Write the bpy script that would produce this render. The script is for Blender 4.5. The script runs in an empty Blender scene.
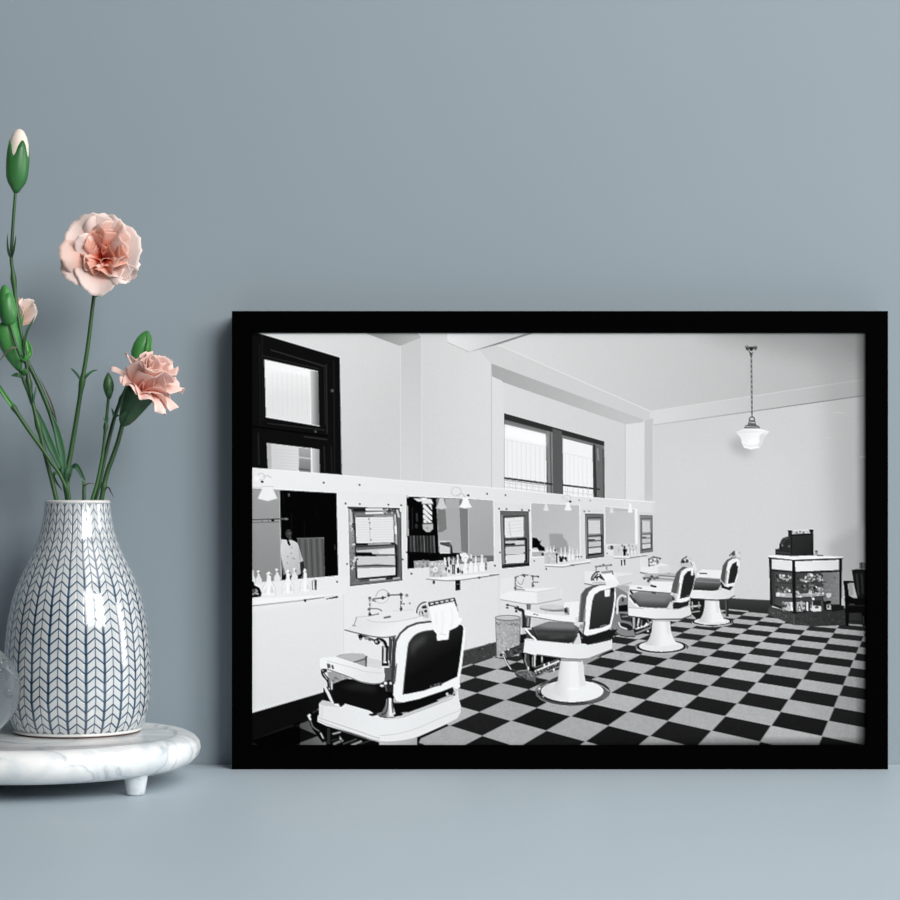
import bpy, bmesh, math, random
import numpy as np
from mathutils import Vector, Matrix, Quaternion
PI = math.pi
scene = bpy.context.scene
COL = scene.collection
random.seed(4)

# ------------------------------------------------------------ camera and scale
F = 2100.0            # focal length in pixels of the 900 px frame
HZ = 495.0            # picture row of the eye level
CAMH = 0.251          # eye height above the shelf
WALL = 1.959          # distance of the wall
FRONT = 1.92          # distance of the picture frame's face
def at(px, py, d):
    return Vector(((px - 450.0) * d / F, d, CAMH - (py - HZ) * d / F))

# ------------------------------------------------------------ helpers
def new_mat(name):
    m = bpy.data.materials.new(name); m.use_nodes = True
    nt = m.node_tree; nt.nodes.clear()
    out = nt.nodes.new('ShaderNodeOutputMaterial'); b = nt.nodes.new('ShaderNodeBsdfPrincipled')
    nt.links.new(b.outputs[0], out.inputs[0])
    return m, nt, b, out
def lin(c):
    return tuple((v / 12.92 if v <= .04045 else ((v + .055) / 1.055) ** 2.4) for v in (x / 255.0 for x in c)) + (1.0,)
def node(nt, kind, **kw):
    n = nt.nodes.new(kind)
    for k, v in kw.items(): setattr(n, k, v)
    return n
def mth(nt, op, a, b=None, c=None):
    n = nt.nodes.new('ShaderNodeMath'); n.operation = op
    for i, v in enumerate((a, b, c)):
        if v is None: continue
        if isinstance(v, (int, float)): n.inputs[i].default_value = v
        else: nt.links.new(v, n.inputs[i])
    return n.outputs[0]
def mixc(nt, f, a, b):
    n = nt.nodes.new('ShaderNodeMix'); n.data_type = 'RGBA'
    for s, v in ((n.inputs[0], f), (n.inputs[6], a), (n.inputs[7], b)):
        if isinstance(v, (int, float)): s.default_value = v
        elif isinstance(v, tuple): s.default_value = v
        else: nt.links.new(v, s)
    return n.outputs[2]
def ramp(nt, fac, stops):
    r = nt.nodes.new('ShaderNodeValToRGB')
    while len(r.color_ramp.elements) < len(stops): r.color_ramp.elements.new(.5)
    for e, (p, c) in zip(r.color_ramp.elements, stops): e.position = p; e.color = c
    nt.links.new(fac, r.inputs[0]); return r.outputs[0]

def thing(name, label, cat, loc, group=None):
    o = bpy.data.objects.new(name, None); COL.objects.link(o)
    o.empty_display_size = .02; o.location = loc
    o['label'] = label; o['category'] = cat
    if group: o['group'] = group
    return o
def mesh_of(verts, faces, uvs=None):
    me = bpy.data.meshes.new('mesh'); me.from_pydata([tuple(v) for v in verts], [], faces)
    if uvs is not None:
        l = me.uv_layers.new(name='UVMap')
        flat = []
        for f_uv in uvs:
            for u in f_uv: flat += list(u)
        l.data.foreach_set('uv', flat)
    me.update(); return me
def child(name, me, m, parent, smooth=True):
    """a part: vertices are given in the place's own coordinates"""
    o = bpy.data.objects.new(name, me); COL.objects.link(o)
    if m and not me.materials: me.materials.append(m)
    if smooth: me.polygons.foreach_set('use_smooth', [True] * len(me.polygons))
    if parent is not None:
        o.parent = parent
        o.matrix_parent_inverse = world_of(parent).inverted()
    return o
def world_of(o):
    m = Matrix.Translation(o.location)
    if o.parent is not None: m = world_of(o.parent) @ o.matrix_parent_inverse @ m
    return m

def lathe(profile, n=64, centre=(0, 0, 0), closed=False, uv=False, top=None):
    """revolve (radius, z) points about the z axis; r = 0 makes a pole; top(i, angle, r, z) may move a point"""
    c = Vector(centre); verts = []; faces = []; uvs = []
    s = [0.0]
    for a, b in zip(profile, profile[1:]): s.append(s[-1] + math.hypot(b[0] - a[0], b[1] - a[1]))
    rings = []
    for i, (r, z) in enumerate(profile):
        if r < 1e-7:
            rings.append([len(verts)]); verts.append(c + Vector((0, 0, z)))
        else:
            ring = []
            for k in range(n):
                t = 2 * PI * k / n; rr, zz = (r, z) if top is None else top(i, t, r, z)
                ring.append(len(verts)); verts.append(c + Vector((rr * math.cos(t), rr * math.sin(t), zz)))
            rings.append(ring)
    m = len(rings); pairs = [(i, i + 1) for i in range(m - 1)]
    if closed: pairs.append((m - 1, 0))
    for i, j in pairs:
        A, B = rings[i], rings[j]
        for k in range(n):
            k2 = (k + 1) % n; u0, u1 = k / n, (k + 1) / n
            if len(A) == 1 and len(B) == 1: continue
            if len(A) == 1: faces.append((A[0], B[k2], B[k])); uvs.append(((u0, s[i]), (u1, s[j]), (u0, s[j])))
            elif len(B) == 1: faces.append((A[k], A[k2], B[0])); uvs.append(((u0, s[i]), (u1, s[i]), (u0, s[j])))
            else: faces.append((A[k], A[k2], B[k2], B[k])); uvs.append(((u0, s[i]), (u1, s[i]), (u1, s[j]), (u0, s[j])))
    return mesh_of(verts, faces, uvs if uv else None)

def smooth_path(pts, n=8):
    p = [Vector(q) for q in pts]; m = len(p); out = []
    for i in range(m - 1):
        a, b, c, d = p[max(i - 1, 0)], p[i], p[i + 1], p[min(i + 2, m - 1)]
        for k in range(n):
            t = k / n
            out.append(.5 * (2 * b + (c - a) * t + (2 * a - 5 * b + 4 * c - d) * t * t + (3 * b - a - 3 * c + d) * t ** 3))
    out.append(p[-1]); return out
def frames(path):
    m = len(path); out = []; up = Vector((0, 1, 0))
    for i in range(m):
        t = (path[min(i + 1, m - 1)] - path[max(i - 1, 0)]).normalized()
        a = (up - t * up.dot(t))
        if a.length < 1e-4: a = t.orthogonal()
        a.normalize(); up = a; out.append((t, a, t.cross(a)))
    return out
def tube(path, radii, n=10):
    """path of points, a radius each; ends closed and rounded"""
    fr = frames(path); verts = []; faces = []
    for p, r, (t, a, b) in zip(path, radii, fr):
        for k in range(n):
            q = 2 * PI * k / n; verts.append(p + (a * math.cos(q) + b * math.sin(q)) * r)
    m = len(path)
    for i in range(m - 1):
        for k in range(n):
            k2 = (k + 1) % n; faces.append((i * n + k, i * n + k2, (i + 1) * n + k2, (i + 1) * n + k))
    v0 = len(verts); verts.append(path[0] - fr[0][0] * radii[0] * .6); verts.append(path[-1] + fr[-1][0] * radii[-1] * .6)
    for k in range(n):
        k2 = (k + 1) % n; faces.append((k2, k, v0)); faces.append(((m - 1) * n + k, (m - 1) * n + k2, v0 + 1))
    return mesh_of(verts, faces)
def box_mesh(x0, x1, y0, y1, z0, z1, bevel=0.0, seg=3):
    bm = bmesh.new(); bmesh.ops.create_cube(bm, size=1)
    for v in bm.verts: v.co = Vector(((x0 + x1) / 2 + v.co.x * (x1 - x0), (y0 + y1) / 2 + v.co.y * (y1 - y0), (z0 + z1) / 2 + v.co.z * (z1 - z0)))
    if bevel: bmesh.ops.bevel(bm, geom=bm.edges[:], offset=bevel, segments=seg, affect='EDGES', profile=.5)
    me = bpy.data.meshes.new('mesh'); bm.to_mesh(me); bm.free(); return me
# ---------------------------------------------------------------- the print
# The barber-shop print is flat: its picture is drawn here, shape by shape,
# onto a fine grid of grey values that becomes the print's own colour.

PX0, PY0, PX1, PY1 = 252.0, 332.6, 866.2, 745.4
GS = 1.25; SS = 3; CS = GS * SS
NW = int(round((PX1 - PX0) * GS)); NH = int(round((PY1 - PY0) * GS))
CW, CH = NW * SS, NH * SS
CAN = np.full((CH, CW), 214.0, dtype=np.float32)
prng = np.random.default_rng(7)

def to_c(z, pts):
    x0, y0, s = z
    p = np.asarray(pts, dtype=np.float64)
    return np.stack([((x0 + p[:, 0] * s) - PX0) * CS, ((y0 + p[:, 1] * s) - PY0) * CS], 1)

def spline(p, closed, n=8):
    p = np.asarray(p, dtype=np.float64); m = len(p); out = []
    rng = range(m) if closed else range(m - 1)
    for i in rng:
        if closed: a, b, c, d = p[(i - 1) % m], p[i], p[(i + 1) % m], p[(i + 2) % m]
        else: a, b, c, d = p[max(i - 1, 0)], p[i], p[i + 1], p[min(i + 2, m - 1)]
        for k in range(n):
            t = k / n
            out.append(0.5 * (2 * b + (c - a) * t + (2 * a - 5 * b + 4 * c - d) * t * t + (3 * b - a - 3 * c + d) * t ** 3))
    if not closed: out.append(p[-1])
    return np.array(out)

def window_of(q, pad=1):
    x0 = max(int(np.floor(q[:, 0].min() - pad)), 0); x1 = min(int(np.ceil(q[:, 0].max() + pad)) + 1, CW)
    y0 = max(int(np.floor(q[:, 1].min() - pad)), 0); y1 = min(int(np.ceil(q[:, 1].max() + pad)) + 1, CH)
    return x0, y0, x1, y1

def mask_poly(q, w):
    x0, y0, x1, y1 = w
    xs = np.arange(x0, x1) + 0.5; ys = np.arange(y0, y1) + 0.5
    m = np.zeros((y1 - y0, x1 - x0), dtype=bool)
    n = len(q)
    for i in range(n):
        ax, ay = q[i]; bx, by = q[(i + 1) % n]
        if ay == by: continue
        lo, hi = (ay, by) if ay < by else (by, ay)
        r0 = max(np.searchsorted(ys, lo), 0); r1 = np.searchsorted(ys, hi)
        if r1 <= r0: continue
        yy = ys[r0:r1]
        xx = ax + (yy - ay) * (bx - ax) / (by - ay)
        m[r0:r1] ^= xs[None, :] > xx[:, None]
    return m

def boxblur(a, r):
    r = int(r)
    if r < 1: return a
    for ax in (0, 1):
        p = np.pad(a, [(r + 1, r) if k == ax else (0, 0) for k in (0, 1)], mode='edge')
        c = np.cumsum(p, axis=ax, dtype=np.float64)
        n = a.shape[ax]
        a = ((np.take(c, range(2 * r + 1, 2 * r + 1 + n), axis=ax) - np.take(c, range(0, n), axis=ax)) / (2 * r + 1)).astype(np.float32)
    return a

def shade(z, g, w):
    """a number, or (grey a, point a, grey b, point b): a straight ramp"""
    if not isinstance(g, tuple): return np.float32(g)
    g0, p0, g1, p1 = g
    q = to_c(z, [p0, p1]); d = q[1] - q[0]
    x0, y0, x1, y1 = w
    X = np.arange(x0, x1)[None, :] + 0.5; Y = np.arange(y0, y1)[:, None] + 0.5
    t = np.clip(((X - q[0, 0]) * d[0] + (Y - q[0, 1]) * d[1]) / max(d @ d, 1e-6), 0, 1)
    return (g0 + (g1 - g0) * t).astype(np.float32)

def P(z, pts, g, sm=False, a=1.0, blur=0.0):
    q = to_c(z, pts)
    if sm: q = spline(q, True)
    b = blur * CS
    w = window_of(q, 1 + 3 * b)
    if w[2] <= w[0] or w[3] <= w[1]: return
    m = mask_poly(q, w).astype(np.float32)
    if b >= 1:
        m = boxblur(boxblur(m, b), b)
    m *= a
    s = (slice(w[1], w[3]), slice(w[0], w[2]))
    CAN[s] += (shade(z, g, w) - CAN[s]) * m

def L(z, pts, wd, g, sm=False, a=1.0, blur=0.0):
    """a stroke, wd photo pixels wide"""
    q = to_c(z, pts)
    if sm and len(q) > 2: q = spline(q, False)
    r = wd * CS / 2; b = max(blur * CS, 0.5)
    w = window_of(q, r + b + 2)
    if w[2] <= w[0] or w[3] <= w[1]: return
    X = np.arange(w[0], w[2])[None, :] + 0.5; Y = np.arange(w[1], w[3])[:, None] + 0.5
    best = np.full((w[3] - w[1], w[2] - w[0]), 1e9)
    for i in range(len(q) - 1):
        d = q[i + 1] - q[i]
        t = np.clip(((X - q[i, 0]) * d[0] + (Y - q[i, 1]) * d[1]) / max(d @ d, 1e-9), 0, 1)
        best = np.minimum(best, (X - q[i, 0] - t * d[0]) ** 2 + (Y - q[i, 1] - t * d[1]) ** 2)
    m = (np.clip((r + b - np.sqrt(best)) / (2 * b), 0, 1) * a).astype(np.float32)
    s = (slice(w[1], w[3]), slice(w[0], w[2]))
    CAN[s] += (shade(z, g, w) - CAN[s]) * m

def E(z, cx, cy, rx, ry, g, rot=0.0, a=1.0, blur=0.0, n=28):
    t = np.linspace(0, 2 * np.pi, n, endpoint=False); c, s = np.cos(rot), np.sin(rot)
    P(z, [(cx + rx * np.cos(k) * c - ry * np.sin(k) * s, cy + rx * np.cos(k) * s + ry * np.sin(k) * c) for k in t], g, False, a, blur)

def O(z, cx, cy, rx, ry, wd, g, rot=0.0, a0=0.0, a1=6.2832, a=1.0):
    t = np.linspace(a0, a1, 24); c, s = np.cos(rot), np.sin(rot)
    L(z, [(cx + rx * np.cos(k) * c - ry * np.sin(k) * s, cy + rx * np.cos(k) * s + ry * np.sin(k) * c) for k in t], wd, g, a=a)

def dots(z, pts, r, g):
    for x, y in pts: E(z, x, y, r, r, g, n=10)

def speckle(z, pts, n, size, g0, g1, seed=1, aspect=1.0):
    """scattered small marks inside a four-cornered patch"""
    r = np.random.default_rng(seed); p = np.asarray(pts, dtype=float)
    for _ in range(n):
        u, v = r.random(2)
        c = (p[0] * (1 - u) + p[1] * u) * (1 - v) + (p[3] * (1 - u) + p[2] * u) * v
        s = size * (0.5 + r.random())
        E(z, c[0], c[1], s, s * aspect * (0.6 + 0.8 * r.random()), g0 + (g1 - g0) * r.random(), rot=r.random() * 3, n=8)

G = (0.0, 0.0, 1.0)                     # whole-photograph frame
def Z(x0, y0, w, n=900.0): return (x0, y0, w / n)

def draw_room():
    # --- left wall, corner, column
    P(G, [(252, 333), (400.5, 333), (400.5, 485), (252, 485)], (222, (300, 333), 206, (400, 400)))
    P(G, [(362, 332), (400, 346), (421.5, 337.5), (416, 332)], (150, (380, 334), 178, (415, 340)))
    P(G, [(400.5, 346), (421.7, 337.5), (421.7, 490), (400.5, 490)], (199, (410, 340), 210, (410, 470)))
    P(G, [(421.7, 332), (500, 332), (500, 495), (421.7, 495)], (209, (421, 400), 217, (491, 400)))
    L(G, [(400.5, 346), (400.5, 480)], 0.8, 226, a=.7)
    L(G, [(421.7, 338), (421.7, 482)], 0.8, 228, a=.6)
    # --- beam above the far windows and the recess behind it
    P(G, [(500, 332), (660, 332), (660, 420), (643, 421), (491.5, 364), (475, 345)], (208, (500, 350), 203, (640, 410)))
    P(G, [(491.3, 363.6), (643, 419.5), (643, 424), (625, 424.5), (492.3, 378.5)], (167, (492, 370), 192, (625, 420)))
    P(G, [(491.3, 378.3), (625.5, 424.3), (625.5, 505), (491.3, 495)], (216, (492, 400), 207, (625, 440)))
    P(G, [(491.3, 376), (502.5, 381), (503.5, 492), (491.3, 490)], 219)
    L(G, [(491.4, 363.5), (491.6, 490)], 0.8, 180, a=.7)
    L(G, [(503.6, 383), (503.6, 412)], 0.6, 224, a=.6)
    # --- ceiling
    P(G, [(446, 332), (867, 332), (867, 380), (650, 411.5), (498, 344.7), (470, 344)], (214, (520, 345), 176, (860, 350)))
    P(G, [(700, 332), (867, 332), (867, 370)], 128, a=.55, blur=12)
    P(G, [(820, 332), (867, 332), (867, 362)], 100, a=.5, blur=8)
    L(G, [(498, 344.7), (650, 411.2)], 0.9, 232, a=.7)
    P(G, [(447, 332), (447.5, 342), (469, 352), (532, 333), (530, 332)], (228, (450, 340), 206, (500, 336)))
    P(G, [(469, 352), (500, 344), (533, 333.4), (525, 334)], 128)
    L(G, [(447.5, 342.3), (469, 352)], 0.8, 186)
    # --- far wall with its frieze and the pilaster
    P(G, [(649, 411), (867, 378.8), (867, 630), (649, 630)], (206, (655, 420), 203, (800, 470)))
    P(G, [(649, 450), (800, 450), (800, 610), (649, 610)], 213, a=.5, blur=18)
    P(G, [(650, 411.3), (867, 379), (867, 395.4), (650, 425.5)], (213, (660, 420), 176, (862, 385)))
    L(G, [(650, 411.3), (867, 379)], 0.7, 222, a=.5)
    L(G, [(650, 425.5), (760, 410.3), (867, 395.2)], 0.9, (185, (660, 424), 92, (862, 396)))
    P(G, [(625, 424.3), (644.5, 422), (644.5, 510), (625, 505)], 219)
    P(G, [(644.5, 421), (653, 418), (653, 510), (644.5, 505)], 194)
    L(G, [(625.2, 424), (625.2, 502)], 0.7, 190)
    L(G, [(653, 425), (653, 505)], 0.6, 224, a=.6)
    P(G, [(820, 332), (867, 332), (867, 640), (840, 640)], 150, a=.45, blur=11)
    P(G, [(859, 332), (868, 332), (868, 640), (861, 640)], 70, a=.6, blur=3)
    for (x, y) in [(834, 413), (839, 413), (826, 438), (818, 453), (860, 457), (802, 496)]:
        L(G, [(x, y), (x + 5, y - .6)], 1.2, 220, a=.22)
    P(G, [(826, 545), (867, 522), (867, 575), (846, 590)], 150, a=.45, blur=4)

def draw_windows():
    z = Z(220, 300, 200)
    P(z, [(140, 147), (172, 148), (540, 258), (550, 790), (140, 756)], 14)
    for x, y0, y1, g in [(478, 290, 600, 44), (470, 300, 560, 34), (512, 275, 780, 30), (190, 160, 540, 26), (172, 600, 740, 38), (178, 200, 560, 25), (468, 660, 770, 40), (500, 660, 780, 32)]:
        L(z, [(x, y0), (x + 4, y1)], 1.4, g, a=.8)
    L(z, [(230, 225), (470, 298)], 1.3, 42); L(z, [(190, 250), (445, 310)], 1.0, 36); L(z, [(150, 570), (480, 612)], 1.5, 4)
    L(z, [(215, 555), (470, 585)], 1.0, 40); L(z, [(380, 615), (480, 628)], 1.3, 55, a=.7); E(z, 505, 408, 7, 7, 80); E(z, 430, 592, 6, 6, 70)
    L(z, [(172, 148), (540, 258), (548, 780)], .8, 236, a=.6)
    P(z, [(200, 268), (440, 320), (447, 567), (207, 527)], (246, (300, 290), 226, (300, 440)))
    P(z, [(200, 268), (405, 315), (405, 345), (202, 300)], 255, a=.8, blur=.8)
    for x in range(235, 400, 22): L(z, [(x, 330), (x + 4, 520)], .9, 212, a=.35)
    P(z, [(404, 318), (442, 322), (447, 567), (410, 560)], (214, (406, 400), 96, (447, 400)))
    L(z, [(404, 330), (409, 560)], .8, 244)
    L(z, [(207, 527), (447, 567)], .9, 250, a=.7)
    P(z, [(210, 643), (447, 672), (449, 780), (215, 762)], (206, (215, 700), 218, (350, 700)))
    P(z, [(210, 643), (230, 646), (232, 762), (215, 762)], 182)
    for y in range(672, 770, 14): L(z, [(245, y), (350, y + 9)], .5, 192, a=.6)
    P(z, [(354, 664), (408, 670), (410, 778), (356, 774)], (168, (380, 670), 120, (380, 775)))
    L(z, [(356, 708), (408, 714)], 1.5, 196); L(z, [(356, 760), (400, 765)], 1.5, 90)
    L(z, [(411, 668), (412, 780)], 1.2, 250)
    P(z, [(416, 670), (447, 672), (449, 780), (418, 780)], (200, (418, 700), 150, (449, 700)))
    z = Z(400, 310, 260)
    P(z, [(360, 357), (707, 455), (709, 660), (360, 640)], 82)
    P(z, [(360, 357), (707, 455), (707, 470), (360, 378)], 46)
    P(z, [(362, 380), (707, 472), (707, 482), (362, 394)], 118)
    P(z, [(528, 410), (560, 420), (562, 645), (530, 640)], 88)
    P(z, [(508, 418), (528, 424), (530, 640), (512, 636)], 128); L(z, [(520, 425), (524, 636)], 1.1, 78)
    P(z, [(668, 465), (676, 465), (682, 652), (672, 650)], 52); P(z, [(676, 467), (700, 474), (703, 655), (682, 652)], 104)
    L(z, [(684, 480), (687, 520)], 1.2, 150)
    P(z, [(361, 395), (505, 430), (508, 640), (361, 625)], 238)
    P(z, [(563, 444), (666, 470), (669, 650), (565, 640)], 240)
    P(z, [(365, 400), (505, 434), (505, 470), (365, 440)], 248, blur=2)
    for x in range(372, 505, 16): L(z, [(x, 450 + (x - 372) * .22), (x + 1, 632)], .7, 208, a=.55)
    for x in range(572, 666, 15): L(z, [(x, 500 + (x - 572) * .2), (x + 1, 645)], .7, 212, a=.5)
    L(z, [(362, 448), (505, 474)], .7, 214, a=.6); L(z, [(563, 494), (666, 516)], .7, 212, a=.6)
    L(z, [(363, 582), (525, 603)], 2.0, 50); L(z, [(363, 589), (510, 608)], .8, 150); L(z, [(565, 606), (690, 621)], 1.8, 54)
    for y in (598, 612): L(z, [(364, y), (506, y + 18)], .8, 196, a=.7)
    for x in range(380, 505, 20): L(z, [(x, 595), (x, 640)], .8, 196, a=.7)
    L(z, [(566, 628), (668, 640)], .8, 200, a=.7)
    for x in range(580, 666, 18): L(z, [(x, 615), (x, 650)], .8, 200, a=.7)

# the chequered floor: one plane seen in perspective, fitted to its tile corners
TILES = [((-1, 0), (593.3, 704.4)), ((0, 0), (627.8, 712.7)), ((1, 0), (667.8, 720.4)), ((2, 0), (711.6, 730.4)), ((0, 1), (607.3, 726.0)),
         ((0, -1), (645.6, 700.2)), ((1, -1), (682.2, 707.1)), ((1, 1), (651.1, 736.0)), ((-1, 1), (571.6, 716.7)), ((-1, -1), (612.2, 692.7)),
         ((0, -2), (660, 688.9)), ((-1, -2), (626.7, 682.2)), ((-2, 1), (536.7, 707.8)), ((-1, 2), (545.6, 730.4)), ((-2, 2), (512.2, 721.1)),
         ((-3, 2), (479.3, 712.2)), ((-3, 3), (450, 724.9)), ((-2, 3), (481.1, 735.6)), ((2, -1), (725.6, 716.2)), ((3, -1), (771.1, 725.8)),
         ((3, 0), (760.4, 741.8)), ((3, -2), (780.8, 711.7)), ((4, -2), (828.4, 720.7)), ((4, -1), (822.2, 736.2)), ((2, -3), (747.8, 692.2)),
         ((3, -3), (788.4, 699.3)), ((2, -2), (736.7, 704.0))]
def fit_plane():
    A = []
    for (u, v), (x, y) in TILES:
        X, Y = (x - 600) / 100, (y - 680) / 100
        A.append([X, Y, 1, 0, 0, 0, -u * X, -u * Y, -u]); A.append([0, 0, 0, X, Y, 1, -v * X, -v * Y, -v])
    return np.linalg.svd(np.array(A))[2][-1].reshape(3, 3)
def draw_floor():
    H = fit_plane()
    q = to_c(G, [(252, 734), (292, 721.5), (464, 663), (496, 653), (600, 620), (650, 605), (700, 604), (729, 608.5), (769, 613), (867, 622), (867, 746), (252, 746)])
    w = window_of(q); m = mask_poly(q, w)
    X = ((np.arange(w[0], w[2]) + .5) / CS + PX0 - 600)[None, :] / 100; Y = ((np.arange(w[1], w[3]) + .5) / CS + PY0 - 680)[:, None] / 100
    D = H[2, 0] * X + H[2, 1] * Y + H[2, 2]
    U = (H[0, 0] * X + H[0, 1] * Y + H[0, 2]) / D; V = (H[1, 0] * X + H[1, 1] * Y + H[1, 2]) / D
    odd = (np.floor(U).astype(int) + np.floor(V).astype(int)) % 2 == 1
    r = np.random.default_rng(3)
    T = r.random((64, 64))
    tone = T[np.floor(U).astype(int) % 64, np.floor(V).astype(int) % 64]
    n = boxblur(r.standard_normal(odd.shape).astype(np.float32), 3) * 14 + boxblur(r.standard_normal(odd.shape).astype(np.float32), 9) * 22
    far = np.clip((Y + .75) / 1.4, 0, 1)
    g = np.where(odd, 44 - 20 * far + 8 * (tone - .5) + n * .35, 176 - 4 * far + 14 * (tone - .5) + n * 1.1)
    # thin pale joints
    du = np.abs(U - np.round(U)); dv = np.abs(V - np.round(V))
    joint = (np.minimum(du, dv) < .012) & odd
    g = np.where(joint, 120, g)
    Xp = X * 100 + 600; Yp = Y * 100 + 680
    # darker towards the corners of the old photograph
    k = 1 - .62 * np.clip((380 - Xp) / 90, 0, 1)
    k = k * (1 - .12 * np.clip((Xp - 800) / 60, 0, 1)) * (1 - .75 * np.clip((Xp - 855) / 11, 0, 1) * np.clip((Yp - 600) / 140, .3, 1)) * (1 - .35 * np.clip((Yp - 736) / 8, 0, 1) * np.clip((Xp - 560) / 200, 0, 1))
    g = g * k
    g = np.where(Xp + 0 * Yp < 300, np.where(odd, 3, np.minimum(g, 22)), g)
    s = (slice(w[1], w[3]), slice(w[0], w[2]))
    CAN[s] = np.where(m, g, CAN[s])

def draw_panel():
    top = [(252, 468), (340, 475), (400, 480.3), (500, 488.5), (570, 495.5), (605, 498.5), (656, 502)]
    P(G, top + [(668, 520), (668, 606), (600, 621), (496, 650), (464, 658), (252, 722)], (234, (300, 560), 214, (640, 570)))
    P(G, [(640, 500), (690, 500), (690, 608), (650, 612)], 208, a=.8, blur=6)
    P(G, top + [(656, 513), (500, 503), (400, 494), (252, 486)], (236, (300, 480), 218, (650, 505)))
    L(G, top, 1.0, 246, a=.75)
    P(G, [(252, 610), (343, 600), (343, 690), (252, 712)], (226, (270, 610), 214, (252, 700)), a=.7, blur=3)
    for x, y0, y1 in [(343.6, 585, 668), (466, 640, 650), (499, 575, 640), (583, 590, 605), (592, 575, 600)]:
        L(G, [(x, y0), (x, y1)], .7, 206, a=.55)
    # skirting along the panel and across the far wall
    P(G, [(252, 713), (318, 693.8), (464.5, 650), (496, 642), (560, 622), (560, 640), (496, 656), (464.5, 666), (292, 724.5), (252, 740)], (12, (300, 700), 62, (470, 655)))
    L(G, [(252, 712.6), (318, 693.4), (496, 641.6)], .8, 190, a=.5)
    speckle(G, [(464, 651), (496, 642), (496, 654), (464, 664)], 60, .7, 40, 95, 5)
    P(G, [(690, 597), (735.6, 598.3), (772, 600.6), (772, 613.3), (729, 609), (690, 607)], (60, (735, 599), 42, (735, 612)))
    L(G, [(700, 597.3), (772, 600.4)], .7, 90)

def cabinet(z, c, lo, seed, cont, dark=70):
    """steriliser cabinet set into the panel: c = its four corners"""
    c = np.asarray(c, float)
    def q(u, v): return tuple((c[0] * (1 - u) + c[1] * u) * (1 - v) + (c[3] * (1 - u) + c[2] * u) * v)
    def box(u0, v0, u1, v1): return [q(u0, v0), q(u1, v0), q(u1, v1), q(u0, v1)]
    def mix(g): return lo + (g - lo) * cont
    P(z, box(0, 0, 1, 1), mix(112))
    P(z, box(0, 0, .12, 1), mix(132)); P(z, box(.87, 0, 1, 1), mix(96)); P(z, box(0, .93, 1, 1), mix(86)); P(z, box(0, 0, 1, .07), mix(98))
    L(z, [q(0, 0), q(1, 0)], .8, mix(54)); L(z, [q(1, 0), q(1, 1), q(0, 1)], .9, mix(38)); L(z, [q(0, 0), q(0, 1)], .7, mix(96))
    L(z, [q(.12, .09), q(.13, .95)], 1.3, mix(32)); L(z, [q(.12, .09), q(.88, .08)], 1.2, mix(44)); L(z, [q(.9, .5), q(.9, .92), q(.14, .93)], 1.7, mix(16))
    P(z, box(.16, .14, .82, .45), mix(226)); P(z, box(.16, .12, .83, .15), mix(160))
    for k in range(6): L(z, [q(.2, .17 + k * .045), q(.78, .17 + k * .045)], .45, mix(196), a=.6)
    P(z, box(.13, .465, .86, .52), mix(64)); L(z, [q(.16, .475), q(.8, .465)], .9, mix(150))
    P(z, box(.15, .53, .84, .60), mix(206)); P(z, box(.15, .575, .5, .625), mix(14)); P(z, box(.15, .605, .85, .63), mix(90))
    P(z, box(.16, .635, .85, .745), mix(206)); P(z, box(.15, .745, .85, .775), mix(86))
    P(z, box(.16, .78, .85, .895), mix(222)); P(z, box(.13, .9, .9, .93), mix(12))

def bell(z, x, y, w, h, g=240, edge=205):
    """fluted bell glass shade, x y = middle of its top"""
    P(z, [(x - w * .16, y), (x + w * .16, y), (x + w * .28, y + h * .45), (x + w * .5, y + h * .88), (x + w * .3, y + h * .92), (x + w * .08, y + h), (x - w * .1, y + h * .97), (x - w * .3, y + h * .93), (x - w * .5, y + h * .88), (x - w * .3, y + h * .5)], g)
    L(z, [(x - w * .5, y + h * .9), (x - w * .25, y + h * .95), (x, y + h), (x + w * .25, y + h * .95), (x + w * .5, y + h * .9)], .6, edge)
    L(z, [(x - w * .28, y + h * .5), (x - w * .48, y + h * .86)], .5, edge, a=.6); L(z, [(x + w * .27, y + h * .5), (x + w * .48, y + h * .86)], .5, edge, a=.6)

def bottle(z, x, y, w, h, g=238, edge=190, neck=.4):
    """small stoppered glass bottle, x y = middle of its foot"""
    P(z, [(x - w * .5, y), (x - w * .5, y - h * .3), (x - w * .16, y - h * (1 - neck)), (x - w * .13, y - h * .85), (x - w * .22, y - h * .87), (x, y - h), (x + w * .22, y - h * .87), (x + w * .13, y - h * .85), (x + w * .16, y - h * (1 - neck)), (x + w * .5, y - h * .3), (x + w * .5, y)], g)
    L(z, [(x + w * .48, y), (x + w * .46, y - h * .3), (x + w * .16, y - h * (1 - neck))], .5, edge, a=.7)
    L(z, [(x - w * .48, y), (x - w * .46, y - h * .3), (x - w * .16, y - h * (1 - neck))], .5, edge, a=.6)
    L(z, [(x - w * .2, y - h * .85), (x + w * .2, y - h * .85)], .5, edge)

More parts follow.
